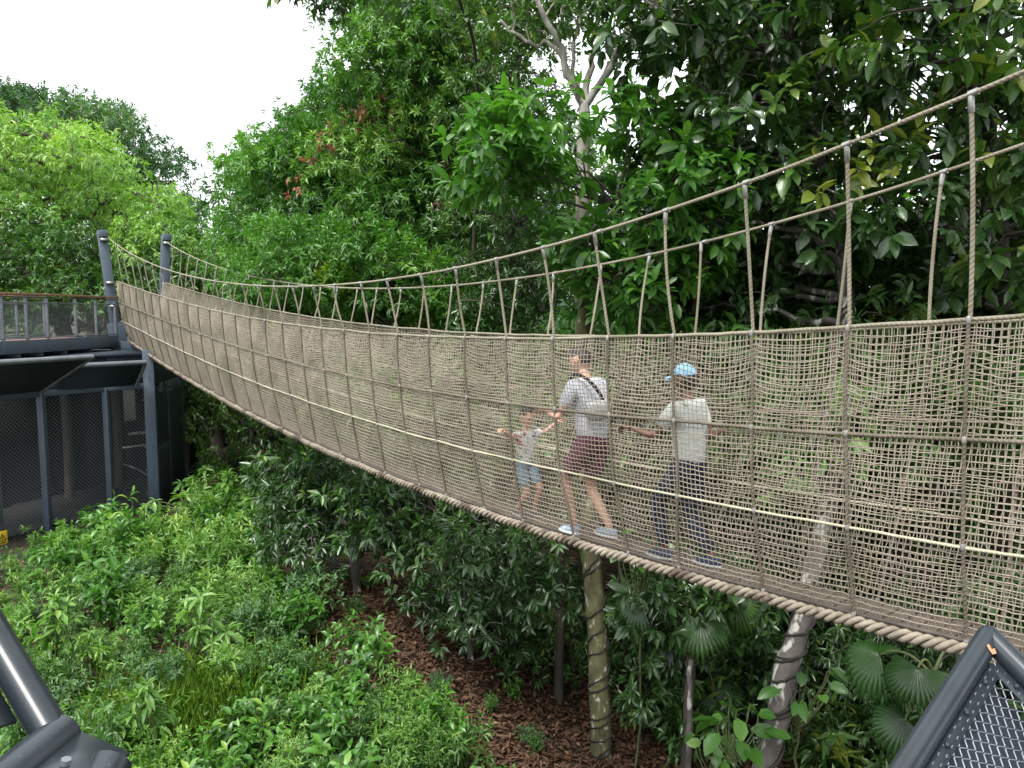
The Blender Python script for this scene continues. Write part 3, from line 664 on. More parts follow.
mb = MB(); mb.beam(J + wv * .06 + u * .07 - nz * .02 - org, T1b + wv * .06 - nz * .02 - org, .06, .007, up=nz); bevel(mb.build('flat_bar', STEEL_FG, lroot, smooth=False), .0015, 1)
Pp = []
for j, c in enumerate(np.arange(.1, .9, .024)):
    t = .06 + np.arange(50) * .018; zz = (np.arange(50) % 2 * 2 - 1) * (1 if j % 2 else -1) * .0116
    Pp.append(J + u * t[:, None] + wv * (c + zz)[:, None] + nz[None] * (((np.arange(50) + j) % 2) * .006 - .03)[:, None])
mb = MB(); mb.tubes(np.array(Pp) - org, .0016, 5, ref=nz); mb.build('wire_mesh', WIRE, lroot)
mb = MB(); Q = np.array([J + wv * .03, T1b + wv * .03, T1b + wv * 1.0, J + wv * 1.0]) - nz * .1; Q = np.concatenate([Q, Q - nz * .01])
mb.add(Q - org, [[[0, 1, 2, 3], [7, 6, 5, 4], [0, 3, 7, 4], [1, 5, 6, 2], [0, 4, 5, 1], [3, 2, 6, 7]]]); mb.build('backing_sheet', STEEL_D, lroot, smooth=False)

# ------------------------------------------------------------------ trees
def gp(px, D): q = at(px, 384, D); return np.array([q[0], D, float(gz(q[0], D))])
r = np.random.default_rng(21)
# --- left: pale green tree, dark tree behind it
POLY = [(-60, 120), (35, 122), (70, 130), (95, 155), (130, 195), (160, 205), (185, 225), (205, 255), (212, 300), (90, 305), (-60, 305)]
C = fill(r, POLY, 24.5, 31.5, 64, 1.75)
tree('broadleaf_tree', 'pale yellow green tree with drooping leaf tufts behind the raised walkway', gp(60, 29), [at(62, 330, 29), at(60, 250, 28.5), at(70, 160, 28.5)], .35, C, np.random.default_rng(5).uniform(.95, 1.6, len(C)), G_LIGHT, BARK_DARK,
     seed=41, dens=62, n=9, L=.27, W=.085, droop=.75, tbase=.66, tvar=.2, open_=1.15, limb_r=.09)
C = fill(r, [(-60, 95), (20, 88), (60, 102), (100, 116), (128, 122), (150, 142), (166, 160), (172, 190), (186, 215), (196, 235), (150, 250), (60, 200), (-60, 150)], 37, 43, 62, 1.4)
tree('broadleaf_tree', 'tall dark blue green tree rising behind the pale green tree', gp(95, 41), [at(95, 260, 41), at(110, 190, 41), at(110, 150, 41)], .4, C, 1.55, G_BLUE, BARK_DARK,
     seed=42, dens=50, n=8, L=.3, W=.11, tbase=.4, limb_r=.12)  # blue green leaf colour carries the haze on this far tree
C = fill(r, [(-60, 225), (60, 232), (130, 240), (190, 235), (215, 300), (215, 330), (-60, 330)], 23.5, 26, 40, 1.0)
tree('broadleaf_tree', 'low dark green tree directly behind the walkway railing and steel posts', gp(105, 25.5), [at(105, 350, 25.5), at(110, 290, 25.2)], .2, C, 1.1, G_MID, BARK_DARK,
     seed=43, dens=75, n=8, L=.22, W=.07, tbase=.35, droop=.5)
# --- centre mass: three small-leaved trees
C = fill(r, [(250, 205), (252, 172), (280, 140), (312, 122), (335, 92), (350, 90), (362, 160), (365, 230), (360, 320), (270, 310), (250, 285), (240, 250)], 18.5, 22, 74, .85)
RD = [at(x, y, 16.6) for x, y in ((360, 112), (333, 128), (314, 164), (330, 150), (387, 104), (432, 104), (365, 122), (445, 170), (292, 188))]
tree('broadleaf_tree', 'dense green tree with narrow leaves and a few red young shoots against the sky', gp(290, 21), [at(290, 360, 21), at(292, 250, 20.5), at(305, 150, 20.5)],   .22, C, 1.0, G_BRIGHT, BARK_DARK,
     seed=44, dens=135, n=9, L=.2, W=.06, tbase=.44, tvar=.2, cap_extra=[(G_RED, RD, 6, .16, .06)])
C = fill(r, [(358, 45), (368, 8), (400, -20), (440, -40), (470, 40), (480, 140), (475, 250), (470, 325), (360, 325), (345, 250), (350, 150), (348, 90)], 16, 20, 88, .8)
tree('broadleaf_tree', 'tall dense tree with fine dark green leaves left of the forked pale trunk', gp(405, 18.5), [at(405, 380, 18.5), at(402, 250, 18), at(410, 120, 18), at(415, 20, 18)], .2, C, .95, G_MID, BARK_DARK,
     seed=45, dens=140, n=9, L=.19, W=.058, tbase=.55, tvar=.24, cap_extra=[(G_BROWN, [at(350, 225, 15.8), at(358, 235, 15.8), at(440, 205, 15.6)], 8, .15, .05)])
C = fill(r, [(455, 0), (480, -60), (590, -60), (575, 40), (560, 60), (540, 110), (520, 170), (540, 250), (570, 330), (470, 330), (460, 220), (470, 100)], 13.5, 17, 56, .85)
tree('broadleaf_tree', 'airy dark tree with fine leaves showing sky between them beside the pale trunk', gp(505, 16), [at(505, 400, 16), at(507, 260, 15.5), at(515, 100, 15.5), at(520, 10, 15.5)], .16, C, .85, G_DARK, BARK_DARK,
     seed=46, dens=85, n=8, L=.17, W=.055, tbase=.5, tvar=.2)
# bright shoots low in front of the mass
C = fill(r, [(315, 262), (350, 262), (362, 285), (345, 300), (318, 292)], 14.8, 15.4, 6, .25)
tree('sapling', 'lime green sapling with fresh upright leaves just above the bridge cables', gp(338, 15.2), [at(338, 300, 15.2)], .035, C, .3, G_LIME, STEM, seed=47, dens=170, n=7, L=.2, W=.075, tbase=.5, droop=-.2, limb_r=.015, cat='sapling')
C = fill(r, [(255, 275), (300, 300), (430, 318), (480, 330), (480, 290), (420, 262), (330, 240), (250, 230)], 14.5, 17, 46, .65)
tree('broadleaf_tree', 'low bushy tree with mid green narrow leaves just behind the bridge cables', gp(365, 16.2), [at(365, 330, 16.2), at(370, 290, 16)], .1, C, .75, G_BRIGHT, BARK_DARK,
     seed=48, dens=120, n=8, L=.18, W=.05, tbase=.4, tvar=.22, limb_r=.03)
# --- pale forked trunk
def fork():
    r = np.random.default_rng(50); b = gp(606, 9.4)
    root = empty('forked_tree', 'slender pale forked trunk with dark coils rising behind the bridge near the people', 'tree', tuple(b))
    path = np.array([b - [0, 0, .3], b, at(600, 690, 9.5), at(592, 560, 9.6), at(584, 400, 9.9), at(581, 260, 10.1), at(583, 180, 10.2), at(584, 105, 10.3)])
    t = np.linspace(0, 7, 36); P = np.stack([np.interp(t, range(8), path[:, i]) for i in range(3)], 1)
    for _ in range(2): P[1:-1] = .25 * P[:-2] + .5 * P[1:-1] + .25 * P[2:]
    P[1:-1] += r.normal(0, .008, (34, 3)); rr = np.linspace(.155, .075, 36) * (1 + r.normal(0, .03, 36))
    zc = float(at(592, 235, 9.6)[2]); k = int(np.argmin(abs(P[:, 2] - zc)))
    mb = MB(); mb.tubes(P[:k + 1] - b, rr[:k + 1], 14, ref=(0, 1, .1)); mb.tubes(P[k:] - b, rr[k:], 14, ref=(0, 1, .1), m=1); mb.build('trunk', [BARK_MOSS, BARK_PALE], root)
    top = P[-1]; ends = []
    mb = MB()
    for q, w in ((( (560, 50), (540, 5), (520, -60)), .05), (((592, 60), (598, 10), (596, -70)), .05), (((610, 70), (625, 30), (620, -50)), .055), (((572, 70), (578, 20), (560, -70)), .035), (((615, 55), (660, 30), (690, 0)), .035), (((556, 45), (525, 40), (500, 20)), .035)):
        pts = np.array([top - [0, 0, .03]] + [at(x, y, 10.3 + r.normal(0, .35)) for x, y in q]); t = np.linspace(0, 3, 16)
        Q = np.stack([np.interp(t, range(4), pts[:, i]) for i in range(3)], 1); Q[1:-1] = .25 * Q[:-2] + .5 * Q[1:-1] + .25 * Q[2:]; Q[1:-1] += r.normal(0, .02, (14, 3))
        mb.tubes(Q - b, np.linspace(w, w * .45, 16), 8, ref=(0, 1, .1)); ends += [Q[9], Q[12], Q[15]]
        for i in (6, 9, 12):
            e = Q[i] + rnd_dir(r, 1, -.1)[0] * r.uniform(.5, 1.1); mb.tubes(curve(Q[i], e, (0, 0, .08), 7, r, .03) - b, np.linspace(w * .35, .006, 7), 6, ref=(.2, .9, .1)); ends.append(e)
    mb.build('branches', BARK_PALE, root)
    C = np.array(ends); mb = MB(); clumps(mb, r, C - b, r.uniform(.35, .6, len(C)), 46, 7, .17, .065, tbase=.55, droop=.5); mb.build('crown', G_DARK, root)
    tv = np.linspace(0, 1, 500); idx = tv * k
    Pc = np.stack([np.interp(idx, range(k + 1), P[:k + 1, i]) for i in range(3)], 1); ra = np.interp(idx, range(k + 1), rr[:k + 1])
    for ph, turns, sg in ((0, 17, 1), (2.4, 12, 1)):
        an = ph + sg * tv * turns * 6.28 + np.cumsum(r.normal(0, .11, 500)); mb = MB()
        mb.tubes(Pc + np.stack([np.cos(an), np.sin(an), 0 * an], 1) * (ra + .008)[:, None] - b, .011, 6, ref=(.2, .3, 1)); mb.build('vine_coil', VINE, root)
fork()
# --- bright big-leaved sapling in front of the pale trunk
C = fill(r, [(488, 112), (520, 92), (560, 96), (600, 112), (650, 128), (700, 150), (712, 190), (690, 260), (650, 320), (590, 320), (560, 205), (510, 205), (485, 170)], 8.8, 10.0, 44, .44)
px_ = 512 + F * C[:, 0] / C[:, 1]; py_ = 314 - F * (C[:, 2] - CZ) / C[:, 1]; C = C[~((px_ > 548) & (px_ < 618) & (py_ < 235))]
tree('broadleaf_tree', 'bright green young tree with large glossy leaves around the pale trunk', gp(560, 10.6), [at(566, 420, 10.4), at(600, 280, 10.0), at(620, 210, 9.8)], .06, C, .5, G_BRIGHT, BARK_DARK,
     seed=51, dens=62, n=8, L=.25, W=.105, tpl=T_OVAL, tbase=.42, tvar=.2, droop=.4, limb_r=.025)
# --- right: two large-leaved dark trees
C = fill(r, [(640, -90), (840, -90), (850, 60), (830, 200), (800, 300), (720, 330), (690, 250), (660, 150), (640, 60)], 9.2, 12.2, 56, .74)
tree('broadleaf_tree', 'dark glossy large leaved tree on a leaning grey lichen trunk wrapped in black cables', gp(756, 7.6), [at(782, 690, 7.7), at(803, 615, 7.9), at(850, 400, 8.9), at(842, 240, 9.9), at(800, 80, 10.4)], .135, C, .78, G_DARK, BARK_GREY,
     seed=52, dens=34, n=8, L=.27, W=.115, tpl=T_OVAL, tbase=.52, tvar=.22, droop=.5, limb_r=.05, vine=True, open_=1.15)
C = fill(r, [(830, -90), (1130, -90), (1130, 330), (880, 335), (840, 250), (850, 120)], 8.2, 11.5, 58, .74)
tree('broadleaf_tree', 'dark glossy large leaved tree filling the upper right corner behind the cables', gp(1010, 10), [at(1012, 420, 10), at(1005, 260, 10), at(985, 100, 10), at(960, 0, 10)], .14, C, .75, G_DARK, BARK_DARK,
     seed=53, dens=34, n=8, L=.28, W=.12, tpl=T_OVAL, tbase=.5, tvar=.24, droop=.5, limb_r=.05, open_=1.15)
# crowns that roof the bridge over and behind the frame (unseen ones are added to shade the understorey)
C = np.array([[x, y, z] for x in np.arange(3.4, 9, 1.25) for y in np.arange(6.5, 16, 1.3) for z in (11.6,)]); C = C + r.normal(0, .4, C.shape)
tree('broadleaf_tree', 'overhanging crown with drooping leafy sprays along the top edge above the bridge', gp(700, 13), [at(700, 400, 13), at(690, 100, 13)], .18, C, .95, G_DARK, BARK_DARK,
     seed=54, dens=26, n=7, L=.32, W=.12, tbase=.5, droop=.5, limb_r=.06)
C = np.array([[x, y, 10.2] for x in np.arange(.8, 6.5, 1.3) for y in np.arange(2.6, 8.0, 1.35)]); C = C + np.random.default_rng(58).normal(0, .35, C.shape); C[:, 2] = np.maximum(C[:, 2], 9.6)
tree('broadleaf_tree', 'spreading tree reaching over the right part of the bridge from above', np.array([9.0, 5.2, float(gz(9.0, 5.2))]), [(8.8, 5.2, 4), (8.2, 5.2, 8), (6.5, 5.2, 9.6)], .2, C, .95, G_DARK, BARK_DARK, seed=58, dens=13, n=7, L=.32, W=.12, tbase=.5, droop=.5, limb_r=.06)  # tree out of view, added to darken the lower right
for q, (tx, ty, sd) in enumerate(((8.5, 2.5, 56), (7.0, -4.0, 57))):  # both trees stand out of view and are added for their shade
    rr = np.random.default_rng(sd); C = np.array([tx, ty, 8.5]) + rnd_dir(rr, 46, -.5) * np.array([3.8, 3.6, 2.6]) * rr.uniform(.5, 1, (46, 1))
    C = C[(C[:, 0] > 3.2) & ~((C[:, 1] > 2.5) & (C[:, 0] < C[:, 1] * .75))]
    tree('broadleaf_tree', ['large leafy tree shading the bridge just outside the right edge', 'large leafy tree standing behind the viewpoint on the right'][q], np.array([tx, ty, float(gz(tx, ty))]), [(tx, ty, 3), (tx - .3, ty, 6), (tx, ty + .2, 8.5)], .2, C, 1.15, G_DARK, BARK_DARK, seed=sd, dens=34, n=7, L=.32, W=.12, tbase=.5, droop=.5, limb_r=.06)
C = np.array([at(x, y, 8.6) for x, y in ((284, -8), (305, -4), (328, 4), (350, -2), (378, -4), (420, -2))])
tree('broadleaf_tree', 'leafy spray hanging into the white sky at the top edge', gp(466, 16), [at(470, 380, 15.5), at(480, 60, 14), at(440, -60, 10)], .05, C, .28, G_DARK, BARK_DARK,
     seed=55, dens=150, n=7, L=.16, W=.06, tbase=.4, droop=.6, limb_r=.02)
# --- understorey behind and under the bridge: small dark trees and shrubs with bare stems
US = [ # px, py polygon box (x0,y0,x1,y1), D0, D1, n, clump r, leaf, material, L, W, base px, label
 ((600, 215, 780, 340), 10.5, 13, 40, .62, G_DARK, .26, .085, 690, 'dark understorey tree with hanging leaves behind the middle of the net'),
 ((770, 225, 1080, 345), 10.5, 13.5, 52, .62, G_DARK, .28, .10, 900, 'dark understorey tree with broad leaves behind the right part of the net'),
 ((520, 335, 760, 470), 9.5, 13, 44, .6, G_MID, .24, .08, 640, 'leafy understorey tree seen through the net behind the people'),
 ((760, 340, 1080, 500), 8.2, 12, 54, .58, G_MID, .26, .085, 930, 'leafy understorey tree seen through the net at the right edge'),
 ((330, 330, 540, 470), 14, 17, 44, .75, G_MID, .24, .08, 440, 'leafy understorey tree hidden behind the middle of the long net'),
 ((180, 330, 330, 440), 21, 26, 40, .95, G_DARK, .26, .09, 250, 'dark understorey tree beyond the net beside the enclosure'),
 ((268, 448, 365, 560), 11.6, 13.2, 27, .40, G_DARK, .26, .085, 352, 'small glossy dark tree on thin stems under the bridge near the enclosure slope'),
 ((355, 470, 465, 565), 10.6, 12.4, 24, .38, G_DARK, .25, .085, 442, 'small glossy dark tree on a thin pale stem under the middle of the bridge'),
 ((420, 505, 560, 645), 9.4, 11.5, 34, .42, G_DARK, .24, .07, 470, 'dense dark bush tree with drooping leaves left of the mossy trunk'),
 ((465, 560, 585, 690), 10.8, 13, 26, .45, G_DARK, .22, .06, 530, 'shadowed dark bush tree farther back behind the mossy trunk'),
 ((620, 560, 760, 655), 8.2, 11, 26, .42, G_DARK, .26, .09, 690, 'dark glossy bush tree between the two wrapped trunks'),
 ((810, 610, 1000, 768), 8.0, 11, 44, .45, G_DARK, .2, .05, 900, 'dark bush tree with fine hanging leaves under the right end of the bridge'),
 ((640, 640, 800, 760), 9.2, 12, 28, .45, G_DARK, .22, .07, 730, 'shadowed dark bush tree behind the leaning grey trunk'),
 ((990, 500, 1130, 720), 7, 10, 26, .5, G_DARK, .26, .09, 1060, 'dark bush tree cut by the right edge of the frame'),
]
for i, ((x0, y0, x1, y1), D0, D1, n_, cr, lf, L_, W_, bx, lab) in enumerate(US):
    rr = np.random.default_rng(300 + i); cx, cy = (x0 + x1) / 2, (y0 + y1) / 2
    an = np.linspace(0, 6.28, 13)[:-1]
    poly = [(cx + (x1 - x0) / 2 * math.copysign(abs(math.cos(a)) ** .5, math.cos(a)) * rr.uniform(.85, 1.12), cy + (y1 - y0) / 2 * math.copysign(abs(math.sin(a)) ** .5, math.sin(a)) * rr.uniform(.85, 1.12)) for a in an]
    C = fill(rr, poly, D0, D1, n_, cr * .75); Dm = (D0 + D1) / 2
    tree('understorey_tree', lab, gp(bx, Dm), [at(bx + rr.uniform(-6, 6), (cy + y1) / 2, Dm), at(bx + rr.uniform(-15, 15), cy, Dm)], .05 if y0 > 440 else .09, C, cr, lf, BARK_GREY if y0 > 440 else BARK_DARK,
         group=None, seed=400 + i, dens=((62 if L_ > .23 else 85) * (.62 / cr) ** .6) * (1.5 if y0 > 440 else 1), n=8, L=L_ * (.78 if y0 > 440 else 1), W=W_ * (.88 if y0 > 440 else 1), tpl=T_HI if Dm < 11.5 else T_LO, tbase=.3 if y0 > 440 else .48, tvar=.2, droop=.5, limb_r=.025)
# yellow leaves on the glossy trees under the bridge belong to their own small shrub
# --- far wood that closes the view: one mass
r = np.random.default_rng(60)
xs_ = []; 
for x0, x1, y0, y1, z1, n_ in ((-14, -3, 27, 33, 5.5, 60), (-9, 2, 24, 31, 8.5, 110), (-2, 9, 19, 26, 9.5, 130), (5, 18, 15, 24, 7.2, 130), (-34, -13, 33, 46, 7, 60), (3.5, 9, 12.5, 16, 3, 60), (-4, 5, 15.5, 19, 3.2, 70)):
    p = np.stack([r.uniform(x0, x1, n_), r.uniform(y0, y1, n_), r.uniform(.2, z1, n_)], 1); p[:, 2] += gz(p[:, 0], p[:, 1]); xs_.append(p)
C = np.concatenate(xs_); mb = MB(); h_ = len(C) // 2; ix = r.permutation(len(C)); clumps(mb, r, C[ix[:h_]], r.uniform(.9, 1.6, h_), 26, 8, .34, .13, tbase=.4, tvar=.2, droop=.4); clumps(mb, r, C[ix[h_:]], r.uniform(.9, 1.6, len(C) - h_), 26, 8, .3, .11, tbase=.5, tvar=.25, droop=.4, m=1)
tag(mb.build('distant_wood', [G_DARK, G_BRIGHT]), 'dense dark green wood closing the view behind the trees', 'wood', kind='stuff')
# --- slim bare trunks and poles in the shade under the bridge
for i, (px, D, py1, rad, lab) in enumerate(((455, 11.8, 575, .05, 'slim bare stem rising from the leaf litter under the middle of the bridge'), (573, 11.6, 560, .09, 'dark slender trunk just left of the mossy coiled trunk'),
        (697, 8.6, 660, .035, 'thin straight pale stem standing between the coiled trunks'), (217, 24, 370, .2, 'short reddish grey trunk beside the enclosure far side'), (232, 25, 350, .1, 'dark straight trunk behind the enclosure slope'), (355, 12.4, 505, .06, 'twin brown stem below the glossy dark leaves'), (640, 13, 420, .1, 'straight dark trunk seen through the net behind the people'), (905, 12, 330, .12, 'straight dark trunk seen through the right part of the net'))):
    rr = np.random.default_rng(500 + i); b = gp(px, D); root = empty('bare_trunk', lab, 'tree trunk', tuple(b))
    P = curve(b - [0, 0, .2], at(px + rr.uniform(-8, 8), py1, D), (rr.normal(0, .05), 0, 0), 14, rr, .012); mb = MB(); mb.tubes(P - b, np.linspace(rad * 1.15, rad * .8, 14), 10, ref=(0, 1, .1)); mb.build('trunk', BARK_GREY if i in (0, 2, 5) else BARK_DARK, root)
# ------------------------------------------------------------------ fan palms
def fan_leaf(mb, r, c, nvec, up, rad, n=24, spread=2.1):
    nvec = nrm(nvec); up = nrm(up - nvec * (up @ nvec)); sd = np.cross(up, nvec)
    a = np.linspace(-spread, spread, 2 * n + 1); h = (np.arange(2 * n + 1) % 2 * 2 - 1) * .045
    rows = []
    for q, hk in ((.05, .2), (.45, 1), (.8, 1.2)):
        rows.append(c + rad * q * (np.cos(a)[:, None] * up + np.sin(a)[:, None] * sd) + (h * hk * rad * 2 - rad * .34 * q * q - rad * q * .42 * abs(np.sin(a)) ** 1.5)[:, None] * nvec)
    fr = np.where(np.arange(2 * n + 1) % 2 == 1, 1.0, .6) * (1 + r.normal(0, .07, 2 * n + 1))
    rows.append(c + rad * fr[:, None] * (np.cos(a)[:, None] * up + np.sin(a)[:, None] * sd) + (h * rad - rad * .62 * fr - rad * fr * .55 * abs(np.sin(a)) ** 1.5)[:, None] * nvec)
    V = np.concatenate(rows); w = 2 * n + 1; i = (np.arange(3)[:, None] * w + np.arange(w - 1)[None]).ravel()
    mb.add(V, [np.stack([i, i + 1, i + w + 1, i + w], 1)], np.full(len(V), np.clip(r.normal(.3, .15), 0, 1)), .6)
def fan_palm(px, py, D, label, leaves, seed, rad):
    r = np.random.default_rng(seed); b = gp(px, D); root = empty('fan_palm', label, 'palm', tuple(b), 'fan palms under the bridge'); crown = at(px, py, D)
    mb = MB(); mb.tubes(curve(b - [0, 0, .2], crown - [0, 0, .35], (.05, 0, 0), 10, r, .01) - b, np.linspace(.07, .055, 10), 10, ref=(0, 1, .1)); mb.build('trunk', BARK_DARK, root)
    for k, (lx, ly, dz) in enumerate(leaves):
        c = at(lx, ly, D + dz); s0 = crown - [0, 0, .35]; mb = MB(); mb.tubes(curve(s0, c, (0, 0, .12), 10) - b, np.linspace(.016, .009, 10), 6, ref=(.3, .9, .1)); pt = mb.build('leaf_stalk', STEM, root)
        out = nrm((c - s0) * [1, 1, .2]); mb = MB(); fan_leaf(mb, r, c - b, np.array([0, 0, .6]) + np.array([-c[0], -c[1], CZ - c[2]]) / np.linalg.norm(c) * .75 + r.normal(0, .2, 3), out * .7 + np.array([0, 0, -.55]) + r.normal(0, .15, 3), rad * r.uniform(.85, 1.15)); mb.build('fan_leaf', G_DARK, root)
fan_palm(935, 640, 6.6, 'fan palm with wide pleated glossy leaves beside the right steel frame', [(918, 668, -.1), (955, 648, .2), (905, 720, .1), (880, 655, .5)], 71, .33)
fan_palm(690, 610, 9.0, 'fan palm with dark pleated leaves hanging between the coiled trunks', [(700, 620, -.2), (735, 600, .2), (715, 690, .3), (640, 600, .2), (672, 640, .5)], 72, .38)
fan_palm(850, 700, 9.6, 'shadowed fan palm low down behind the leaning grey trunk', [(830, 735, 0), (870, 720, -.1), (850, 680, .2), (905, 745, 0)], 73, .36)
# dry fallen fan leaf on the litter
b = gp(618, 8.8); root = empty('dry_palm_leaf', 'dry brown fan leaf lying curled beside the mossy trunk', 'dead leaf', tuple(b)); mb = MB(); rr = np.random.default_rng(74)
fan_leaf(mb, rr, np.array([0, 0, .22]), np.array([-.1, -.8, .5]), np.array([.2, .1, -1]), .26, 16, 1.9); mb.build('fan_leaf', G_BROWN, root); mb = MB(); mb.tubes(curve((0, 0, .22), (.45, .2, .02), (0, 0, .05), 8), .007, 6, ref=(0, 1, .2)); mb.build('leaf_stalk', G_BROWN, root)
# ------------------------------------------------------------------ big heart-leaved plants
def heart_plant(px, py, D, label, nl, L_, m, seed, sp=.28):
    r = np.random.default_rng(seed); b = gp(px, D); root = empty('broad_leaved_plant', label, 'plant', tuple(b)); top = at(px, py, D) - b
    st = MB(); lv = MB()
    for k in range(nl):
        d = rnd_dir(r, 1, -.1)[0]; d[1] -= .3; c = top + d * sp * r.uniform(.5, 1.1)
        st.tubes(curve(top * r.uniform(.7, .85), c, d * .1, 8), .007, 5, ref=(.3, .9, .1))
        put_leaves(lv, c[None], np.array([[d[0], d[1], r.uniform(-.6, .1)]]), np.array([[0, -.4, .8]]) + r.normal(0, .3, (1, 3)), L_ * r.uniform(.6, 1.15), L_ * .5, np.clip(r.normal(.5, .2, 1), 0, 1), T_OVAL)
    st.tubes(curve((0, 0, -.1), top * .86, (.06, .03, 0), 10, r, .015), np.linspace(.018, .01, 10), 6, ref=(.3, .9, .1)); st.build('stalks', STEM, root); lv.build('foliage', m, root)
heart_plant(735, 728, 7.6, 'broad leaved plant with big bright leaves at the foot of the leaning trunk', 14, .30, G_BRIGHT, 81)
heart_plant(712, 752, 7.9, 'broad leaved plant low at the bottom edge left of the leaning trunk', 8, .2, G_MID, 82)
heart_plant(800, 690, 7.9, 'broad leaved plant climbing on the right side of the leaning trunk', 12, .22, G_MID, 83, .4)
heart_plant(640, 560, 9.2, 'glossy leaved plant hanging right of the mossy trunk top', 16, .22, G_BRIGHT, 84, .45)
# ------------------------------------------------------------------ shrubs on the slope: a few kinds, copied
def shrub_proto(kind, seed):
    r = np.random.default_rng(seed)
    P = dict(lance=(G_LIGHT, .105, .028, 8, 105, .48, .34), fine=(G_MID, .055, .022, 8, 240, .55, .3), broad=(G_BRIGHT, .14, .06, 7, 45, .5, .35), bluish=(G_BLUE, .075, .026, 8, 170, .5, .32), whorl=(G_LIGHT, .18, .055, 10, 22, .75, .22), lush=(G_LIGHT, .075, .03, 8, 190, .45, .36), shade=(G_DARK, .19, .065, 7, 44, .6, .36))[kind]  # shade kind: dark leaf colour stands for the shade under the bridge
    m, L, W, n, k, h, w = P; tb = r.uniform(.22, .8)
    st = MB(); lv = MB(); ns = 9
    for s in range(ns):
        a = r.uniform(0, 6.28); q = r.uniform(.1, 1) * w; tip = np.array([q * math.cos(a), q * math.sin(a), h * r.uniform(.55, 1.1)])
        Pc = curve((tip[0] * .2, tip[1] * .2, -.05), tip, (tip[0] * .1, tip[1] * .1, .05), 7); st.tubes(Pc, np.linspace(.009, .004, 7), 5, ref=(.3, .9, .1))
        kk = max(2, k // ns); t = r.uniform(.35, 1, kk); O = np.stack([np.interp(t * 6, range(7), Pc[:, i]) for i in range(3)], 1) + r.normal(0, .07, (kk, 3)) * (kind != 'whorl')
        D = nrm(tip)[None] * .6 + rnd_dir(r, kk, -.1)
        sprigs(lv, r, O, D, n, L, W, np.full(kk, r.normal(tb, .14)) + .35 * (t - .7), T_HI if kind in ('broad', 'whorl') else T_LO, droop=.35 if kind != 'whorl' else .5, open_=1.0 if kind != 'whorl' else 1.35, span=.9 if kind != 'whorl' else .25)
    root = empty('shrub', None, None); s_ = st.build('stems', STEM, root); f_ = lv.build('foliage', m, root)
    return root
SHADE = None
KN = dict(lance=('narrow leaved light green shrub on the open slope left of the bridge', 'narrow leaved shrubs on the slope'), fine=('fine leaved mid green shrub on the open slope left of the bridge', 'fine leaved shrubs on the slope'),
          broad=('broad leaved bright green shrub on the open slope left of the bridge', 'broad leaved shrubs on the slope'), bluish=('blue green small leaved shrub on the open slope left of the bridge', 'blue green shrubs on the slope'),
          whorl=('pale green shrub with whorled drooping leaves on the open slope', 'whorl leaved shrubs on the slope'), shade=('dark leafy plant filling the shade under the right part of the bridge', 'shade plants under the bridge'), lush=('bushy yellow green shrub on the open slope left of the bridge', 'bushy yellow green shrubs on the slope'))
proto = {kd: [shrub_proto(kd, 900 + 10 * i + j) for j in range(3)] for i, kd in enumerate(KN)}
used = set()
def place(kd, x, y, s, r, label=None, group=None, zadd=0):
    p = proto[kd][r.integers(3)]
    if p.name in used:
        o = p.copy(); COL.objects.link(o)
        for ch in p.children:
            c = ch.copy(); COL.objects.link(c); c.parent = o
    else: o = p; used.add(p.name)
    o.location = (x, y, float(gz(x, y)) + zadd); o.rotation_euler = (r.normal(0, .08), r.normal(0, .08), r.uniform(0, 6.28)); o.scale = (s, s, s * r.uniform(.85, 1.2))
    o['label'] = label or KN[kd][0]; o['category'] = 'shrub'; o['group'] = group or KN[kd][1]
r = np.random.default_rng(90)
SHR = [(-70, 830), (-70, 575), (30, 560), (120, 560), (200, 545), (240, 505), (270, 540), (290, 590), (312, 640), (330, 690), (340, 830)]
pts = []
cand = ground_poly(SHR, 2600, r)
for c in cand:
    if all((c[0] - q[0]) ** 2 + (c[1] - q[1]) ** 2 > .45 ** 2 for q in pts): pts.append(c)
for c in pts[:250]:
    f1 = math.sin(c[0] * 1.1 + 2) + math.cos(c[1] * .9); f2 = math.sin(c[0] * 1.7 - c[1] * .8)
    wts = np.array([1.2 + f1 * .5, .9 - f1 * .3, .6 + f2 * .4, .8 - f2 * .5, .35, 1.0 + f2 * .4]).clip(.08)
    kd = [k_ for k_ in KN if k_ != 'shade'][r.choice(6, p=wts / wts.sum())]
    pxs = 512 + F * c[0] / c[1]
    place(kd, c[0], c[1], .6 if (pxs < 45 and 9.8 < c[1] < 14.6) else r.choice([.7, .9, 1.1, 1.35, 1.7], p=[.2, .25, .25, .2, .1]) * r.uniform(.9, 1.1), r)
LB = 'green shrub on the shaded strip between the enclosure and the bridge'; GB = 'shrubs between the enclosure and the bridge'
for c in ground_poly([(190, 540), (182, 470), (215, 445), (262, 455), (285, 520), (260, 540)], 26, r): place(['lush', 'fine', 'whorl', 'broad'][r.integers(4)], c[0], c[1], r.uniform(.9, 1.5), r, LB, GB)
LB = 'green shrub growing in front of the enclosure mesh'; GB = 'shrubs in front of the enclosure'
for px, D in ((-20, 11.2), (24, 11.8), (50, 13.4), (75, 13.8), (100, 14.6), (130, 14.8), (165, 14.6), (190, 15.0), (215, 14.4), (35, 12.2), (115, 13.6), (150, 13.8)): q = gp(px, D); place(['lance', 'broad', 'fine', 'lush'][r.integers(4)], q[0], q[1], r.uniform(.5, .65) if px < 45 else r.uniform(1.1, 1.6), r, LB, GB)
LB = 'shrub with pale green leaves standing in the leaf litter under the bridge'; GB = 'shrubs on the leaf litter'
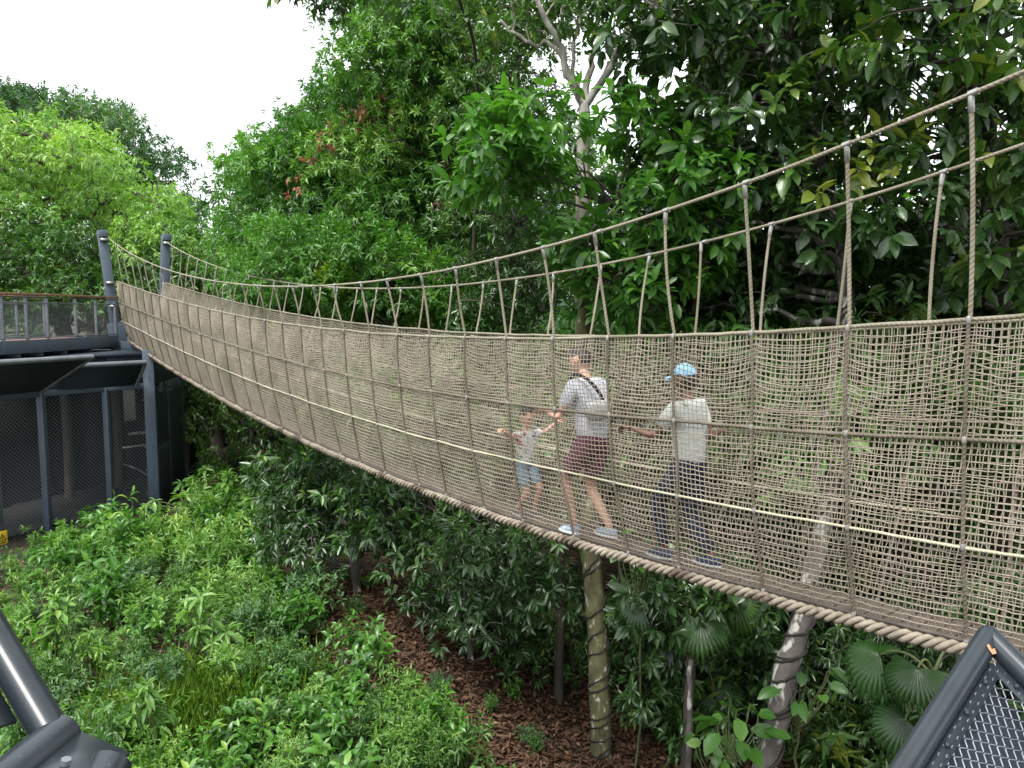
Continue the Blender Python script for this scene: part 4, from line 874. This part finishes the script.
for px, py in ((425, 705), (440, 720), (410, 735), (460, 735), (432, 750), (395, 755), (350, 700), (365, 670), (372, 735), (330, 745), (480, 760), (405, 700)):
    d = rays(px, py); t = -CZ / d[2]; place(['broad', 'lance', 'fine'][r.integers(3)], d[0] * t, d[1] * t, r.uniform(.9, 1.3), r, LB, GB)
LB = 'low dark seedling scattered on the brown litter under the bridge'; GB = 'seedlings on the leaf litter'
for c in ground_poly([(390, 768), (370, 690), (345, 620), (330, 560), (520, 600), (600, 700), (720, 768)], 30, r): place(['bluish', 'fine', 'broad'][r.integers(3)], c[0], c[1], r.uniform(.3, .6), r, LB, GB)
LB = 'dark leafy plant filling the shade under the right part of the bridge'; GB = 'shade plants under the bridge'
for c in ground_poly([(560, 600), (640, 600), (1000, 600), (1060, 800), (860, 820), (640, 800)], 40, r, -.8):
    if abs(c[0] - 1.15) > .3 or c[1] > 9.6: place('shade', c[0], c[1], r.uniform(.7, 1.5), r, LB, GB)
for kd in proto:
    for p in proto[kd]:
        if p.name not in used:
            for ch in list(p.children): bpy.data.objects.remove(ch)
            bpy.data.objects.remove(p)
# palmate saplings near the enclosure, with flat tiers of drooping leaves
for i, (px, py, D) in enumerate(((185, 497, 15.2), (215, 540, 13.8), (205, 470, 17.2), (240, 520, 14.0))):
    rr = np.random.default_rng(950 + i); b = gp(px, D); root = empty('sapling', ['pale lime sapling with tiered whorled leaves beside the enclosure corner', 'pale lime sapling with whorled leaves low on the slope edge', 'dull green sapling with whorled leaves on the path beside the enclosure', 'young sapling with whorled leaves nearest the glossy dark trees'][i], 'sapling', tuple(b))
    top = at(px, py, D) - b; st = MB(); st.tubes(curve((0, 0, -.1), top, (.04, 0, 0), 8), np.linspace(.02, .01, 8), 6, ref=(.3, .9, .1)); lv = MB(); O = [top]
    for k in range(9):
        a = rr.uniform(0, 6.28); e = top * rr.uniform(.7, 1) + np.array([math.cos(a), math.sin(a), 0]) * rr.uniform(.3, .75); st.tubes(curve(top * .65, e, (0, 0, .06), 6), .008, 5, ref=(.3, .9, .1)); O.append(e)
    st.build('stems', STEM, root); O = np.array(O); sprigs(lv, rr, O, np.tile([[0, 0, 1.0]], (len(O), 1)) + rr.normal(0, .15, O.shape), 11, .24, .075, np.full(len(O), .62), T_HI, span=.12, open_=1.55, droop=.35); lv.build('foliage', G_LIGHT if i != 2 else G_MID, root)
# grass tuft: bright fine patch
rr = np.random.default_rng(97); d = rays(190, 720); t = -CZ / d[2]; gc = np.array([d[0] * t, d[1] * t]); n = 9000
mb = MB(); q = gc + rr.normal(0, 1, (n, 2)) * [.55, .6]; O = np.stack([q[:, 0], q[:, 1], gz(q[:, 0], q[:, 1])], 1); A = rnd_dir(rr, n, .5)
put_leaves(mb, O + A * .18, A + rr.normal(0, .3, (n, 3)) - [0, 0, .3], rnd_dir(rr, n), rr.uniform(.18, .42, n), .0065, rr.normal(.2, .14, n).clip(0, 1)); tag(mb.build('grass', G_LIME), 'bright fine grass patch among the shrubs at the lower left', 'grass', kind='stuff')

# ------------------------------------------------------------------ people
def skin_mesh(chains, sub=2, root=0):
    """chains: list of (list of (point, radius or (rx, ry)), attach index or None). Returns verts, faces of one skinned surface"""
    pts, rad, ed = [], [], []
    for ch, att in chains:
        prev = att
        for p, q in ch:
            pts.append(tuple(p)); rad.append(q if isinstance(q, tuple) else (q, q)); k = len(pts) - 1
            if prev is not None: ed.append((prev, k))
            prev = k
    me = bpy.data.meshes.new('tmp'); me.from_pydata(pts, ed, []); o = bpy.data.objects.new('tmp', me); COL.objects.link(o)
    o.modifiers.new('skin', 'SKIN').use_smooth_shade = True
    for i, q in enumerate(rad):
        sv = me.skin_vertices[0].data[i]; sv.radius = q; sv.use_root = (i == root)
    m = o.modifiers.new('sub', 'SUBSURF'); m.levels = sub; m.render_levels = sub
    dg = bpy.context.evaluated_depsgraph_get(); dg.update(); em = o.evaluated_get(dg).to_mesh()
    V = np.array([v.co[:] for v in em.vertices]); Fq = [list(p.vertices) for p in em.polygons]
    o.evaluated_get(dg).to_mesh_clear(); bpy.data.objects.remove(o); bpy.data.meshes.remove(me)
    return V, Fq
def addm(mb, V, Fs, m=0):
    q = [f for f in Fs if len(f) == 4]; t = [f for f in Fs if len(f) == 3]
    mb.add(V, ([np.array(q)] if q else []) + ([np.array(t)] if t else []), m=m)
def vec(*a): return np.array(a, float)
def head_mesh(c, fwd, up, s):
    """ellipsoid shaped into a head with brow, sockets, nose, mouth, chin and ears; s = head height"""
    fwd = nrm(fwd); up = nrm(up - fwd * (up @ fwd)); lf = np.cross(up, fwd); n, k = 26, 32
    th = np.linspace(0.02, np.pi - .02, n); ph = np.linspace(0, 2 * np.pi, k, endpoint=False); T, Pp = np.meshgrid(th, ph, indexing='ij')
    x = np.sin(T) * np.cos(Pp); y = np.sin(T) * np.sin(Pp); z = np.cos(T)
    low = np.clip(-z, 0, 1); fx = x * .43 * (1 + .06 * low * (x > 0)); fy = y * .345 * (1 - .32 * low ** 1.3); fz = z * .5
    front = np.clip(x, 0, 1); g = lambda a, b, sa, sb: np.exp(-((y - a) / sa) ** 2 - ((z - b) / sb) ** 2) * (front > .3)
    fx += .085 * g(0, -.16, .10, .16) * 1.0 - .035 * (g(.36, .04, .14, .11) + g(-.36, .04, .14, .11)) + .02 * g(0, -.5, .22, .05) - .012 * g(0, -.56, .3, .03) + .03 * g(0, -.8, .3, .14)
    V = (fx.ravel()[:, None] * fwd + fy.ravel()[:, None] * lf + fz.ravel()[:, None] * up) * s + c
    i, j = np.meshgrid(np.arange(n - 1), np.arange(k), indexing='ij'); a = (i * k + j).ravel(); b = (i * k + (j + 1) % k).ravel()
    Fq = np.stack([a, a + k, b + k, b], 1)
    ears = []
    for sg in (1, -1):
        t = np.linspace(0, 2 * np.pi, 12, endpoint=False); e0 = c + lf * sg * .335 * s - fwd * .03 * s - up * .04 * s
        ring = np.stack([np.cos(t) * .07, np.sin(t) * .11], 1) * s
        W = np.concatenate([e0 + ring[:, :1] * fwd + ring[:, 1:] * up, e0 + lf * sg * .05 * s - fwd * .02 * s + 1.15 * (ring[:, :1] * fwd + ring[:, 1:] * up), (e0 + lf * sg * .03 * s)[None]])
        q = [[u, (u + 1) % 12, 12 + (u + 1) % 12, 12 + u] for u in range(12)]; tt = [[12 + u, 12 + (u + 1) % 12, 24] for u in range(12)]
        ears.append((W, q, tt))
    return V, Fq, ears, (fwd, up, lf)
def hand_chains(wrist, palm_dir, nrm_, side, s, curl):
    """palm plus five finger chains; side = direction of the thumb"""
    d = nrm(palm_dir); n = nrm(nrm_ - d * (nrm_ @ d)); sd = nrm(side - d * (side @ d) - n * (side @ n)); out = []
    pc = wrist + d * .05 * s
    palm = [[(wrist, .024 * s), (pc, (.036 * s, .020 * s)), (wrist + d * .088 * s, (.036 * s, .016 * s))]]
    for i, (o_, L_) in enumerate(((.030, .068), (.010, .078), (-.010, .072), (-.029, .056))):
        p = wrist + d * .075 * s + sd * o_ * s; ch = [(p, .0095 * s)]; q = wrist + d * .093 * s + sd * o_ * 1.1 * s; ch.append((q, .0092 * s)); dd = d
        for f in (.45, .32, .23):
            dd = nrm(dd * math.cos(curl) + n * math.sin(curl)) if True else dd
            ca = curl * (1 if f == .45 else .9); q = q + dd * L_ * f * s; ch.append((q, .0082 * s)); d2 = nrm(dd * math.cos(ca) + n * math.sin(ca)); dd = d2
        palm.append(ch)
    t0 = wrist + d * .03 * s + sd * .02 * s; t1 = t0 + (sd * .035 + d * .015 + n * .012) * s; t2 = t1 + (d * .03 + sd * .008 + n * .018) * s; t3 = t2 + (d * .02 + n * .018 - sd * .004) * s
    palm.append([(t0, .013 * s), (t1, .0115 * s), (t2, .0105 * s), (t3, .009 * s)])
    return palm
def cloth_mat(name, c1, c2, stripes=None, prints=None):
    m, nt, out = mat(name); L = nt.links.new; tc = nd(nt, 'ShaderNodeTexCoord'); nz = nd(nt, 'ShaderNodeTexNoise'); nz.inputs['Scale'].default_value = 40; L(tc.outputs['Object'], nz.inputs['Vector'])
    rp = ramp(nt, [(.3, c1), (.7, c2)]); L(nz.outputs[0], rp.inputs[0]); colr = rp.outputs[0]
    if stripes:
        sx = nd(nt, 'ShaderNodeSeparateXYZ'); L(tc.outputs['Object'], sx.inputs[0]); ax, scale, c3, thr = stripes
        k = nd(nt, 'ShaderNodeMath', operation='MULTIPLY'); k.inputs[1].default_value = scale; L(sx.outputs[ax], k.inputs[0]); s_ = nd(nt, 'ShaderNodeMath', operation='SINE'); L(k.outputs[0], s_.inputs[0])
        g_ = nd(nt, 'ShaderNodeMath', operation='GREATER_THAN'); g_.inputs[1].default_value = thr; L(s_.outputs[0], g_.inputs[0]); mx = nd(nt, 'ShaderNodeMixRGB'); mx.inputs[2].default_value = (*c3, 1); L(g_.outputs[0], mx.inputs[0]); L(colr, mx.inputs[1]); colr = mx.outputs[0]
    if prints:
        for (sc_, thr, c3) in prints:
            v = nd(nt, 'ShaderNodeTexNoise'); v.inputs['Scale'].default_value = sc_; L(tc.outputs['Object'], v.inputs['Vector']); g_ = nd(nt, 'ShaderNodeMath', operation='GREATER_THAN'); g_.inputs[1].default_value = thr; L(v.outputs[0], g_.inputs[0])
            mx = nd(nt, 'ShaderNodeMixRGB'); mx.inputs[2].default_value = (*c3, 1); L(g_.outputs[0], mx.inputs[0]); L(colr, mx.inputs[1]); colr = mx.outputs[0]
    p = nd(nt, 'ShaderNodeBsdfPrincipled'); L(colr, p.inputs['Base Color']); p.inputs['Roughness'].default_value = .85; p.inputs['Specular IOR Level'].default_value = .2
    n2 = nd(nt, 'ShaderNodeTexNoise'); n2.inputs['Scale'].default_value = 14; L(tc.outputs['Object'], n2.inputs['Vector']); b = nd(nt, 'ShaderNodeBump'); b.inputs['Strength'].default_value = .6; b.inputs['Distance'].default_value = .02; L(n2.outputs[0], b.inputs['Height']); L(b.outputs[0], p.inputs['Normal'])
    L(p.outputs[0], out.inputs[0]); return m
SK_L = noise_mat('skin_light', (.52, .30, .215), (.58, .35, .26), 10, .5, 0); SK_D = noise_mat('skin_deep', (.13, .065, .042), (.16, .085, .055), 10, .45, 0)
HAIR = noise_mat('hair_black', (.008, .007, .006), (.025, .02, .017), 60, .5, .5); EYE = noise_mat('eye', (.02, .015, .012), (.03, .02, .02), 10, .2, 0)
def person(label, s, w, face, J, skin, clothes, scale, headset, hair, seed):
    """J: joints in the body frame (x forward, y left, z up, metres for an adult); face: +1 walks along the bridge away, -1 towards the camera"""
    f = U * face; f3 = vec(f[0], f[1], 0); l3 = vec(-f[1], f[0], 0); up = vec(0, 0, 1)
    base = bp(s, w, float(z_bot(s)) + .005); root = empty('person', label, 'person', tuple(base))
    sl = float(z_bot(s + .2) - z_bot(s - .2)) / .4 * face
    def X(p): return f3 * p[0] * scale + l3 * p[1] * scale + up * (p[2] * scale + sl * p[0] * scale)
    def Rr(q): return tuple(a * scale for a in q) if isinstance(q, tuple) else q * scale
    j = {k: X(v) for k, v in J.items()}
    g = lambda k, q: (j[k], Rr(q)); mid = lambda a, b, t, q: (j[a] * (1 - t) + j[b] * t, Rr(q))
    chains = [([g('pelvis', .115), mid('pelvis', 'chest', .45, .105), g('chest', .125), mid('chest', 'neck', .55, .085), g('neck', .052), mid('neck', 'head', .6, .05)], None)]
    idx_p, idx_c = 0, 2; 
    for sd in ('L', 'R'):
        chains.append(([g('hip' + sd, .085), mid('hip' + sd, 'knee' + sd, .45, .076), g('knee' + sd, .054), mid('knee' + sd, 'ankle' + sd, .3, .056), mid('knee' + sd, 'ankle' + sd, .7, .042), g('ankle' + sd, .034), (j['ankle' + sd] + X((.07, 0, -.05)) - X((0, 0, 0)), Rr(.034))], idx_p))
    for sd in ('L', 'R'):
        chains.append(([g('sh' + sd, .055), mid('sh' + sd, 'el' + sd, .5, .045), g('el' + sd, .036), mid('el' + sd, 'wr' + sd, .4, .036), g('wr' + sd, .024)], idx_c))
    V, Fs = skin_mesh(chains); mb = MB(); addm(mb, V, Fs)
    for sd in ('L', 'R'):
        sg = 1 if sd == 'L' else -1
        wr = j['wr' + sd]; d = nrm(j['wr' + sd] - j['el' + sd]); pn = X(J['palm' + sd]); thumb = X(J['thumb' + sd])
        for ch in hand_chains(wr - d * .01 * scale, d * .8 + pn * .15, pn, thumb, scale * (1.0), .75):
            V, Fs = skin_mesh([(ch, None)], 1 if len(ch) > 3 else 2); addm(mb, V, Fs)
    hf = X(headset[0]); hu = X(headset[1]); V, Fq, ears, (hf, hu, hl) = head_mesh(j['head'], hf, hu, headset[2] * scale); mb.add(V, [Fq])
    for W, q, t in ears: mb.add(W, [np.array(q), np.array(t)])
    hs = headset[2] * scale
    body = mb.build('body', skin, root)
    mb = MB()
    for sg in (1, -1):
        c = j['head'] + hf * .375 * hs + hl * sg * .135 * hs + hu * .02 * hs; th = np.linspace(.01, 3.13, 7); ph = np.linspace(0, 6.283, 9)
        S = np.array([[math.sin(a) * math.cos(b), math.sin(a) * math.sin(b), math.cos(a)] for a in th for b in ph]) * .035 * hs + c
        mb.add(S, [np.array([[a * 9 + b, a * 9 + b + 1, a * 9 + b + 10, a * 9 + b + 9] for a in range(6) for b in range(8)])])
    mb.build('eyes', EYE, root)
    # hair or cap crown from the scalp part of the head surface
    def shell(name, m, grow, keep, par=root):
        n, k = 26, 32; VV = head_mesh(j['head'], hf, hu, hs)[0].reshape(n, k, 3); rel = (VV - j['head']) / hs; xf = rel @ hf; zu = rel @ hu; kp = keep(xf, zu)
        Vg = j['head'] + (VV - j['head']) * grow; fc = [[a * k + b, (a + 1) * k + b, (a + 1) * k + (b + 1) % k, a * k + (b + 1) % k] for a in range(n - 1) for b in range(k) if kp[a, b] and kp[a + 1, b] and kp[a, (b + 1) % k] and kp[a + 1, (b + 1) % k]]
        mb = MB(); mb.add(Vg.reshape(-1, 3), [np.array(fc)]); return mb.build(name, m, par)
    shell('hair', HAIR, 1.09, hair)
    for name, m, fn in clothes:
        mb = MB()
        if fn == 'cap':
            cap = shell('cap', m, 1.12, lambda xf, zu: zu > .12 - .05 * (xf < 0))
            mb2 = MB(); t = np.linspace(-1.15, 1.15, 15); rows = []
            for q, dz in ((.47, .16), (.66, .17), (.84, .10)):
                rows.append(j['head'] + hs * (np.cos(t * .75)[:, None] * hf * q + np.sin(t * .75)[:, None] * hl * (.36 + .08 * (q - .47)) * 1.2 + hu * (dz - .07 * (t ** 2))[:, None]))
            Vb = np.concatenate(rows + [r_ - hu * .02 * hs for r_ in rows]); i_ = (np.arange(2)[:, None] * 15 + np.arange(14)[None]).ravel()
            mb2.add(Vb, [np.stack([i_, i_ + 1, i_ + 16, i_ + 15], 1), np.stack([i_ + 45, i_ + 60, i_ + 61, i_ + 46], 1), np.array([[30 + a, 31 + a, 76 + a, 75 + a] for a in range(14)])]); mb2.build('brim', m, cap); continue
        if fn == 'shirt':
            ch = [([(j['pelvis'] + X((-.02, 0, -.10)), Rr((.19, .165))), mid('pelvis', 'chest', .45, (.145, .118)), g('chest', (.146, .126)), mid('chest', 'neck', .5, .098), mid('chest', 'neck', .82, .064)], None)]
            for sd in ('L', 'R'): ch.append(([g('sh' + sd, .078), mid('sh' + sd, 'el' + sd, .45, .068), mid('sh' + sd, 'el' + sd, .72, .064)], 2))
        elif fn in ('shorts', 'trousers'):
            ch = [([(j['pelvis'] + X((0, 0, .06)), Rr((.135, .115))), (j['pelvis'] + X((0, 0, -.03)), Rr((.135, .12)))], None)]
            for sd in ('L', 'R'):
                c_ = [g('hip' + sd, .104), mid('hip' + sd, 'knee' + sd, .5, .098)]
                c_ += [mid('hip' + sd, 'knee' + sd, .88, .088)] if fn == 'shorts' else [g('knee' + sd, .072), mid('knee' + sd, 'ankle' + sd, .5, .07), mid('knee' + sd, 'ankle' + sd, .93, .066)]
                ch.append((c_, 1))
        elif fn == 'shoes':
            for sd in ('L', 'R'):
                a = j['ankle' + sd]; z0 = up * 0; ff = X(J.get('foot' + sd, (1, 0, 0))); ff = nrm(ff); fl_ = np.cross(up, ff)
                mb = MB()
                for lvl, mm, (h0, h1, gw) in ((0, 1, (-.082, -.06, 1.06)), (1, 0, (-.062, .0, 1.0))):
                    t = np.linspace(0, 2 * np.pi, 20, endpoint=False); cx = np.cos(t) * .135 + .055; wy = np.sin(t) * (.045 + .008 * np.cos(t)) * gw
                    ring = lambda h, k, sh=0: a + scale * (ff * (cx * k + sh)[:, None] + fl_ * (wy * k)[:, None] + up * (h - (0 if lvl == 0 else 0) + (.0 if lvl == 0 else -.035 * np.clip((cx - .02) / .17, 0, 1) * (h > -.05)))[:, None] if True else 0)
                    R0 = ring(np.full(20, h0), 1.0 * gw); R1 = ring(np.full(20, (h0 + h1) / 2), 1.0 * gw); R2 = ring(np.full(20, h1), .88 if lvl else 1.0 * gw)
                    top_ = R2.mean(0) + up * (.012 if lvl else 0) * scale; W = np.concatenate([R0, R1, R2, top_[None], R0.mean(0)[None]])
                    q = [[r0 * 20 + u, r0 * 20 + (u + 1) % 20, (r0 + 1) * 20 + (u + 1) % 20, (r0 + 1) * 20 + u] for r0 in (0, 1) for u in range(20)]; tr = [[40 + u, 40 + (u + 1) % 20, 60] for u in range(20)] + [[(u + 1) % 20, u, 61] for u in range(20)]
                    mb.add(W, [np.array(q), np.array(tr)], m=mm)
                mb.build('shoe', m, root)
            continue
        V, Fs = skin_mesh(ch); addm(mb, V, Fs); mb.build(name, m, root)
    return root, j, X
def ik(sh, wr, L1, L2, pole):
    sh, wr, pole = map(np.asarray, (sh, wr, pole)); d = wr - sh; D = min(np.linalg.norm(d), (L1 + L2) * .995); dn = nrm(d); wr = sh + dn * D
    a = (L1 * L1 - L2 * L2 + D * D) / (2 * D); h = math.sqrt(max(L1 * L1 - a * a, 0)); p = nrm(pole - dn * (pole @ dn)); return sh + dn * a + p * h, wr
def joints(lean, pel, ankL, ankR, wrL, wrR, palmL, palmR, thL, thR, head_f):
    pel = vec(*pel); up = nrm(vec(lean, 0, 1)); ch = pel + up * .36; nk = pel + up * .545; hd = nk + nrm(vec(head_f, 0, 1)) * .155
    J = dict(pelvis=pel, chest=ch, neck=nk, head=hd, hipL=pel + vec(0, .09, -.06), hipR=pel + vec(0, -.09, -.06), shL=ch + up * .10 + vec(0, .17, 0), shR=ch + up * .10 + vec(0, -.17, 0), palmL=vec(*palmL), palmR=vec(*palmR), thumbL=vec(*thL), thumbR=vec(*thR))
    for sd, a in (('L', ankL), ('R', ankR)):
        k, an = ik(J['hip' + sd], vec(*a), .43, .43, vec(1, 0, 0)); J['knee' + sd] = k; J['ankle' + sd] = an
    for sd, w_, py in (('L', wrL, .5), ('R', wrR, -.5)):
        k, wq = ik(J['sh' + sd], vec(*w_), .29, .26, vec(-.3, py, -1)); J['el' + sd] = k; J['wr' + sd] = wq
    return J
WHITE_SH = cloth_mat('white_striped_cotton', (.62, .63, .68), (.74, .75, .8), stripes=(0, 330, (.36, .40, .52), .55)); MAROON = cloth_mat('maroon_cotton', (.13, .04, .075), (.19, .065, .11))
KID_SH = cloth_mat('printed_white_cotton', (.66, .66, .68), (.78, .78, .8), prints=[(13, .63, (.5, .12, .10)), (10, .64, (.2, .4, .14)), (16, .66, (.12, .16, .3))]); DENIM = cloth_mat('blue_denim', (.16, .25, .34), (.24, .35, .45))
GREY_SH = cloth_mat('pale_grey_cotton', (.50, .54, .53), (.62, .66, .64)); NAVY = cloth_mat('navy_striped_cloth', (.012, .018, .04), (.02, .03, .06), stripes=(1, 260, (.06, .075, .11), .8))
BLUE_CAP = cloth_mat('light_blue_cap', (.16, .36, .55), (.3, .52, .7)); BLUE_SHOE = cloth_mat('grey_blue_shoe', (.26, .33, .42), (.4, .47, .55)); NAVY_SHOE = cloth_mat('navy_shoe', (.03, .05, .1), (.06, .09, .16)); SOLE = noise_mat('white_sole', (.6, .6, .58), (.7, .7, .68), 20, .7, 0); BAGM = cloth_mat('pale_grey_canvas', (.42, .43, .42), (.55, .56, .54)); STRAP = cloth_mat('black_webbing', (.012, .012, .014), (.03, .03, .034)); STRIPED_GREY = cloth_mat('grey_shoe', (.1, .1, .12), (.18, .18, .2))
# the man: walking away along the bridge, leaning forward, hands on the near and far ropes
J = joints(.20, (-.02, 0, .90), (.12, .08, .09), (-.17, -.08, .09), (.36, .24, 1.13), (.40, -.26, 1.13), (0, .3, -1), (0, -.3, -1), (.3, -1, 0), (.3, 1, 0), .45)
man, j, X = person('man in white striped shirt, maroon shorts and slung pale bag leaning forward along the bridge', 3.34, .32, 1, J, SK_L,
    [('shirt', WHITE_SH, 'shirt'), ('shorts', MAROON, 'shorts'), ('shoe', [BLUE_SHOE, SOLE], 'shoes')], .985, (vec(1, .25, -.3), vec(.3, 0, 1), .235), lambda xf, zu: (zu > .1) & ((xf < .22) | (zu > .34)) | ((xf < -.1) & (zu > -.22)), 1)
bagr = empty('sling_bag', 'small pale grey bag on a black strap slung across the back of the man', 'bag', tuple(np.array(man.location) + j['chest'] + X((-.19, .06, -.10)))); bo = np.array(bagr.location)
mb = MB(); n_ = 15; th = np.linspace(.01, 3.13, 11); ph = np.linspace(0, 2 * np.pi, n_)
se = lambda v, e: np.sign(v) * abs(v) ** e
S = np.array([X((.07 * se(math.sin(a) * math.cos(b), .6), .13 * se(math.sin(a) * math.sin(b), .6), .085 * se(math.cos(a), .6))) for a in th for b in ph]); mb.add(S, [np.array([[a * n_ + b, a * n_ + b + 1, a * n_ + b + n_ + 1, a * n_ + b + n_] for a in range(10) for b in range(n_ - 1)])]); mb.build('pouch', BAGM, bagr)
mb = MB(); t = np.linspace(0, 2 * np.pi, 33); cc = np.array(man.location) + j['chest'] - bo
mb.tubes(np.array([cc + X((.155 * math.cos(a) + .02 * math.sin(a), -.155 * math.sin(a), .16 * -math.sin(a) * 1.1 + .03)) for a in t]), .016, 6, ref=(.1, .2, 1)); mb.build('strap', STRAP, bagr)
# the woman in the blue cap
J = joints(.06, (0, 0, .90), (.20, .06, .09), (-.22, -.06, .09), (.40, .30, 1.18), (-.02, -.40, 1.12), (0, .3, -1), (0, -.3, -1), (.3, -1, 0), (.3, 1, 0), .2)
person('woman in light blue cap, pale grey top and navy trousers walking last on the bridge', 2.28, .32, 1, J, SK_D,
    [('top', GREY_SH, 'shirt'), ('trousers', NAVY, 'trousers'), ('cap', BLUE_CAP, 'cap'), ('shoe', [NAVY_SHOE, SOLE], 'shoes')], .90, (vec(1, .1, -.15), vec(.15, 0, 1), .24), lambda xf, zu: (zu > .05) & ((xf < .2) | (zu > .3)) | ((xf < -.05) & (zu > -.4)), 2)
# the child, arms spread to both nets
J = joints(.03, (0, 0, .88), (.10, .10, .09), (-.08, -.12, .09), (.14, .56, 1.50), (.14, -.56, 1.46), (.2, .5, -1), (.2, -.5, -1), (.5, -.5, .6), (.5, .5, .6), .15)
for sd, sg in (('L', 1), ('R', -1)): J['el' + sd] = J['sh' + sd] * .5 + J['wr' + sd] * .5 + vec(0, 0, -.07)
J['head'] = J['neck'] + vec(.03, 0, .2)
person('small child in printed white shirt and blue shorts with both arms spread to the nets', 4.25, .33, -1, J, SK_L,
    [('shirt', KID_SH, 'shirt'), ('shorts', DENIM, 'shorts'), ('shoe', [STRIPED_GREY, SOLE], 'shoes')], .60, (vec(1, 0, -.35), vec(.35, 0, 1), .32), lambda xf, zu: (zu > .12) & ((xf < .22) | (zu > .36)) | ((xf < -.1) & (zu > -.2)), 3)


# ------------------------------------------------------------------ light, sky, camera
w = bpy.data.worlds.new('World'); sc.world = w; w.use_nodes = True; nt = w.node_tree; nt.nodes.clear()
SUN_EL, SUN_AZ = R(62), R(205)          # high, behind the camera to the left
sky = nd(nt, 'ShaderNodeTexSky', sky_type='NISHITA', sun_disc=False); sky.sun_elevation = SUN_EL; sky.sun_rotation = SUN_AZ; sky.dust_density = 4; sky.air_density = 1.2
mx = nd(nt, 'ShaderNodeMixRGB'); mx.inputs[0].default_value = .86; mx.inputs[2].default_value = (9.3, 9.7, 9.9, 1)
bg = nd(nt, 'ShaderNodeBackground'); bg.inputs[1].default_value = .105; out = nd(nt, 'ShaderNodeOutputWorld')
nt.links.new(sky.outputs[0], mx.inputs[1]); nt.links.new(mx.outputs[0], bg.inputs[0]); nt.links.new(bg.outputs[0], out.inputs[0])
sun = bpy.data.lights.new('sun', 'SUN'); sun.energy = 1.9; sun.angle = R(16); sun.color = (1, .97, .91)
so = bpy.data.objects.new('sun', sun); COL.objects.link(so)
dv = Vector((math.sin(SUN_AZ) * math.cos(SUN_EL), math.cos(SUN_AZ) * math.cos(SUN_EL), math.sin(SUN_EL)))
so.rotation_euler = dv.to_track_quat('Z', 'Y').to_euler(); so.location = (0, 0, 30)
cam = bpy.data.cameras.new('camera'); cam.sensor_width = 36; cam.lens = F / 1024 * 36; cam.clip_start = .05; cam.clip_end = 2000
co = bpy.data.objects.new('camera', cam); COL.objects.link(co); co.location = (0, 0, CZ); co.rotation_euler = (R(90) - PITCH, 0, 0); sc.camera = co
sc.view_settings.view_transform = 'Standard'; sc.view_settings.look = 'None'; sc.view_settings.gamma = 1; sc.view_settings.exposure = 1.2
sc.render.engine = 'CYCLES'; sc.cycles.max_bounces = 7; sc.cycles.diffuse_bounces = 3; sc.cycles.glossy_bounces = 2; sc.cycles.transmission_bounces = 3; sc.cycles.use_denoising = True
sc.cycles.caustics_reflective = False; sc.cycles.caustics_refractive = False
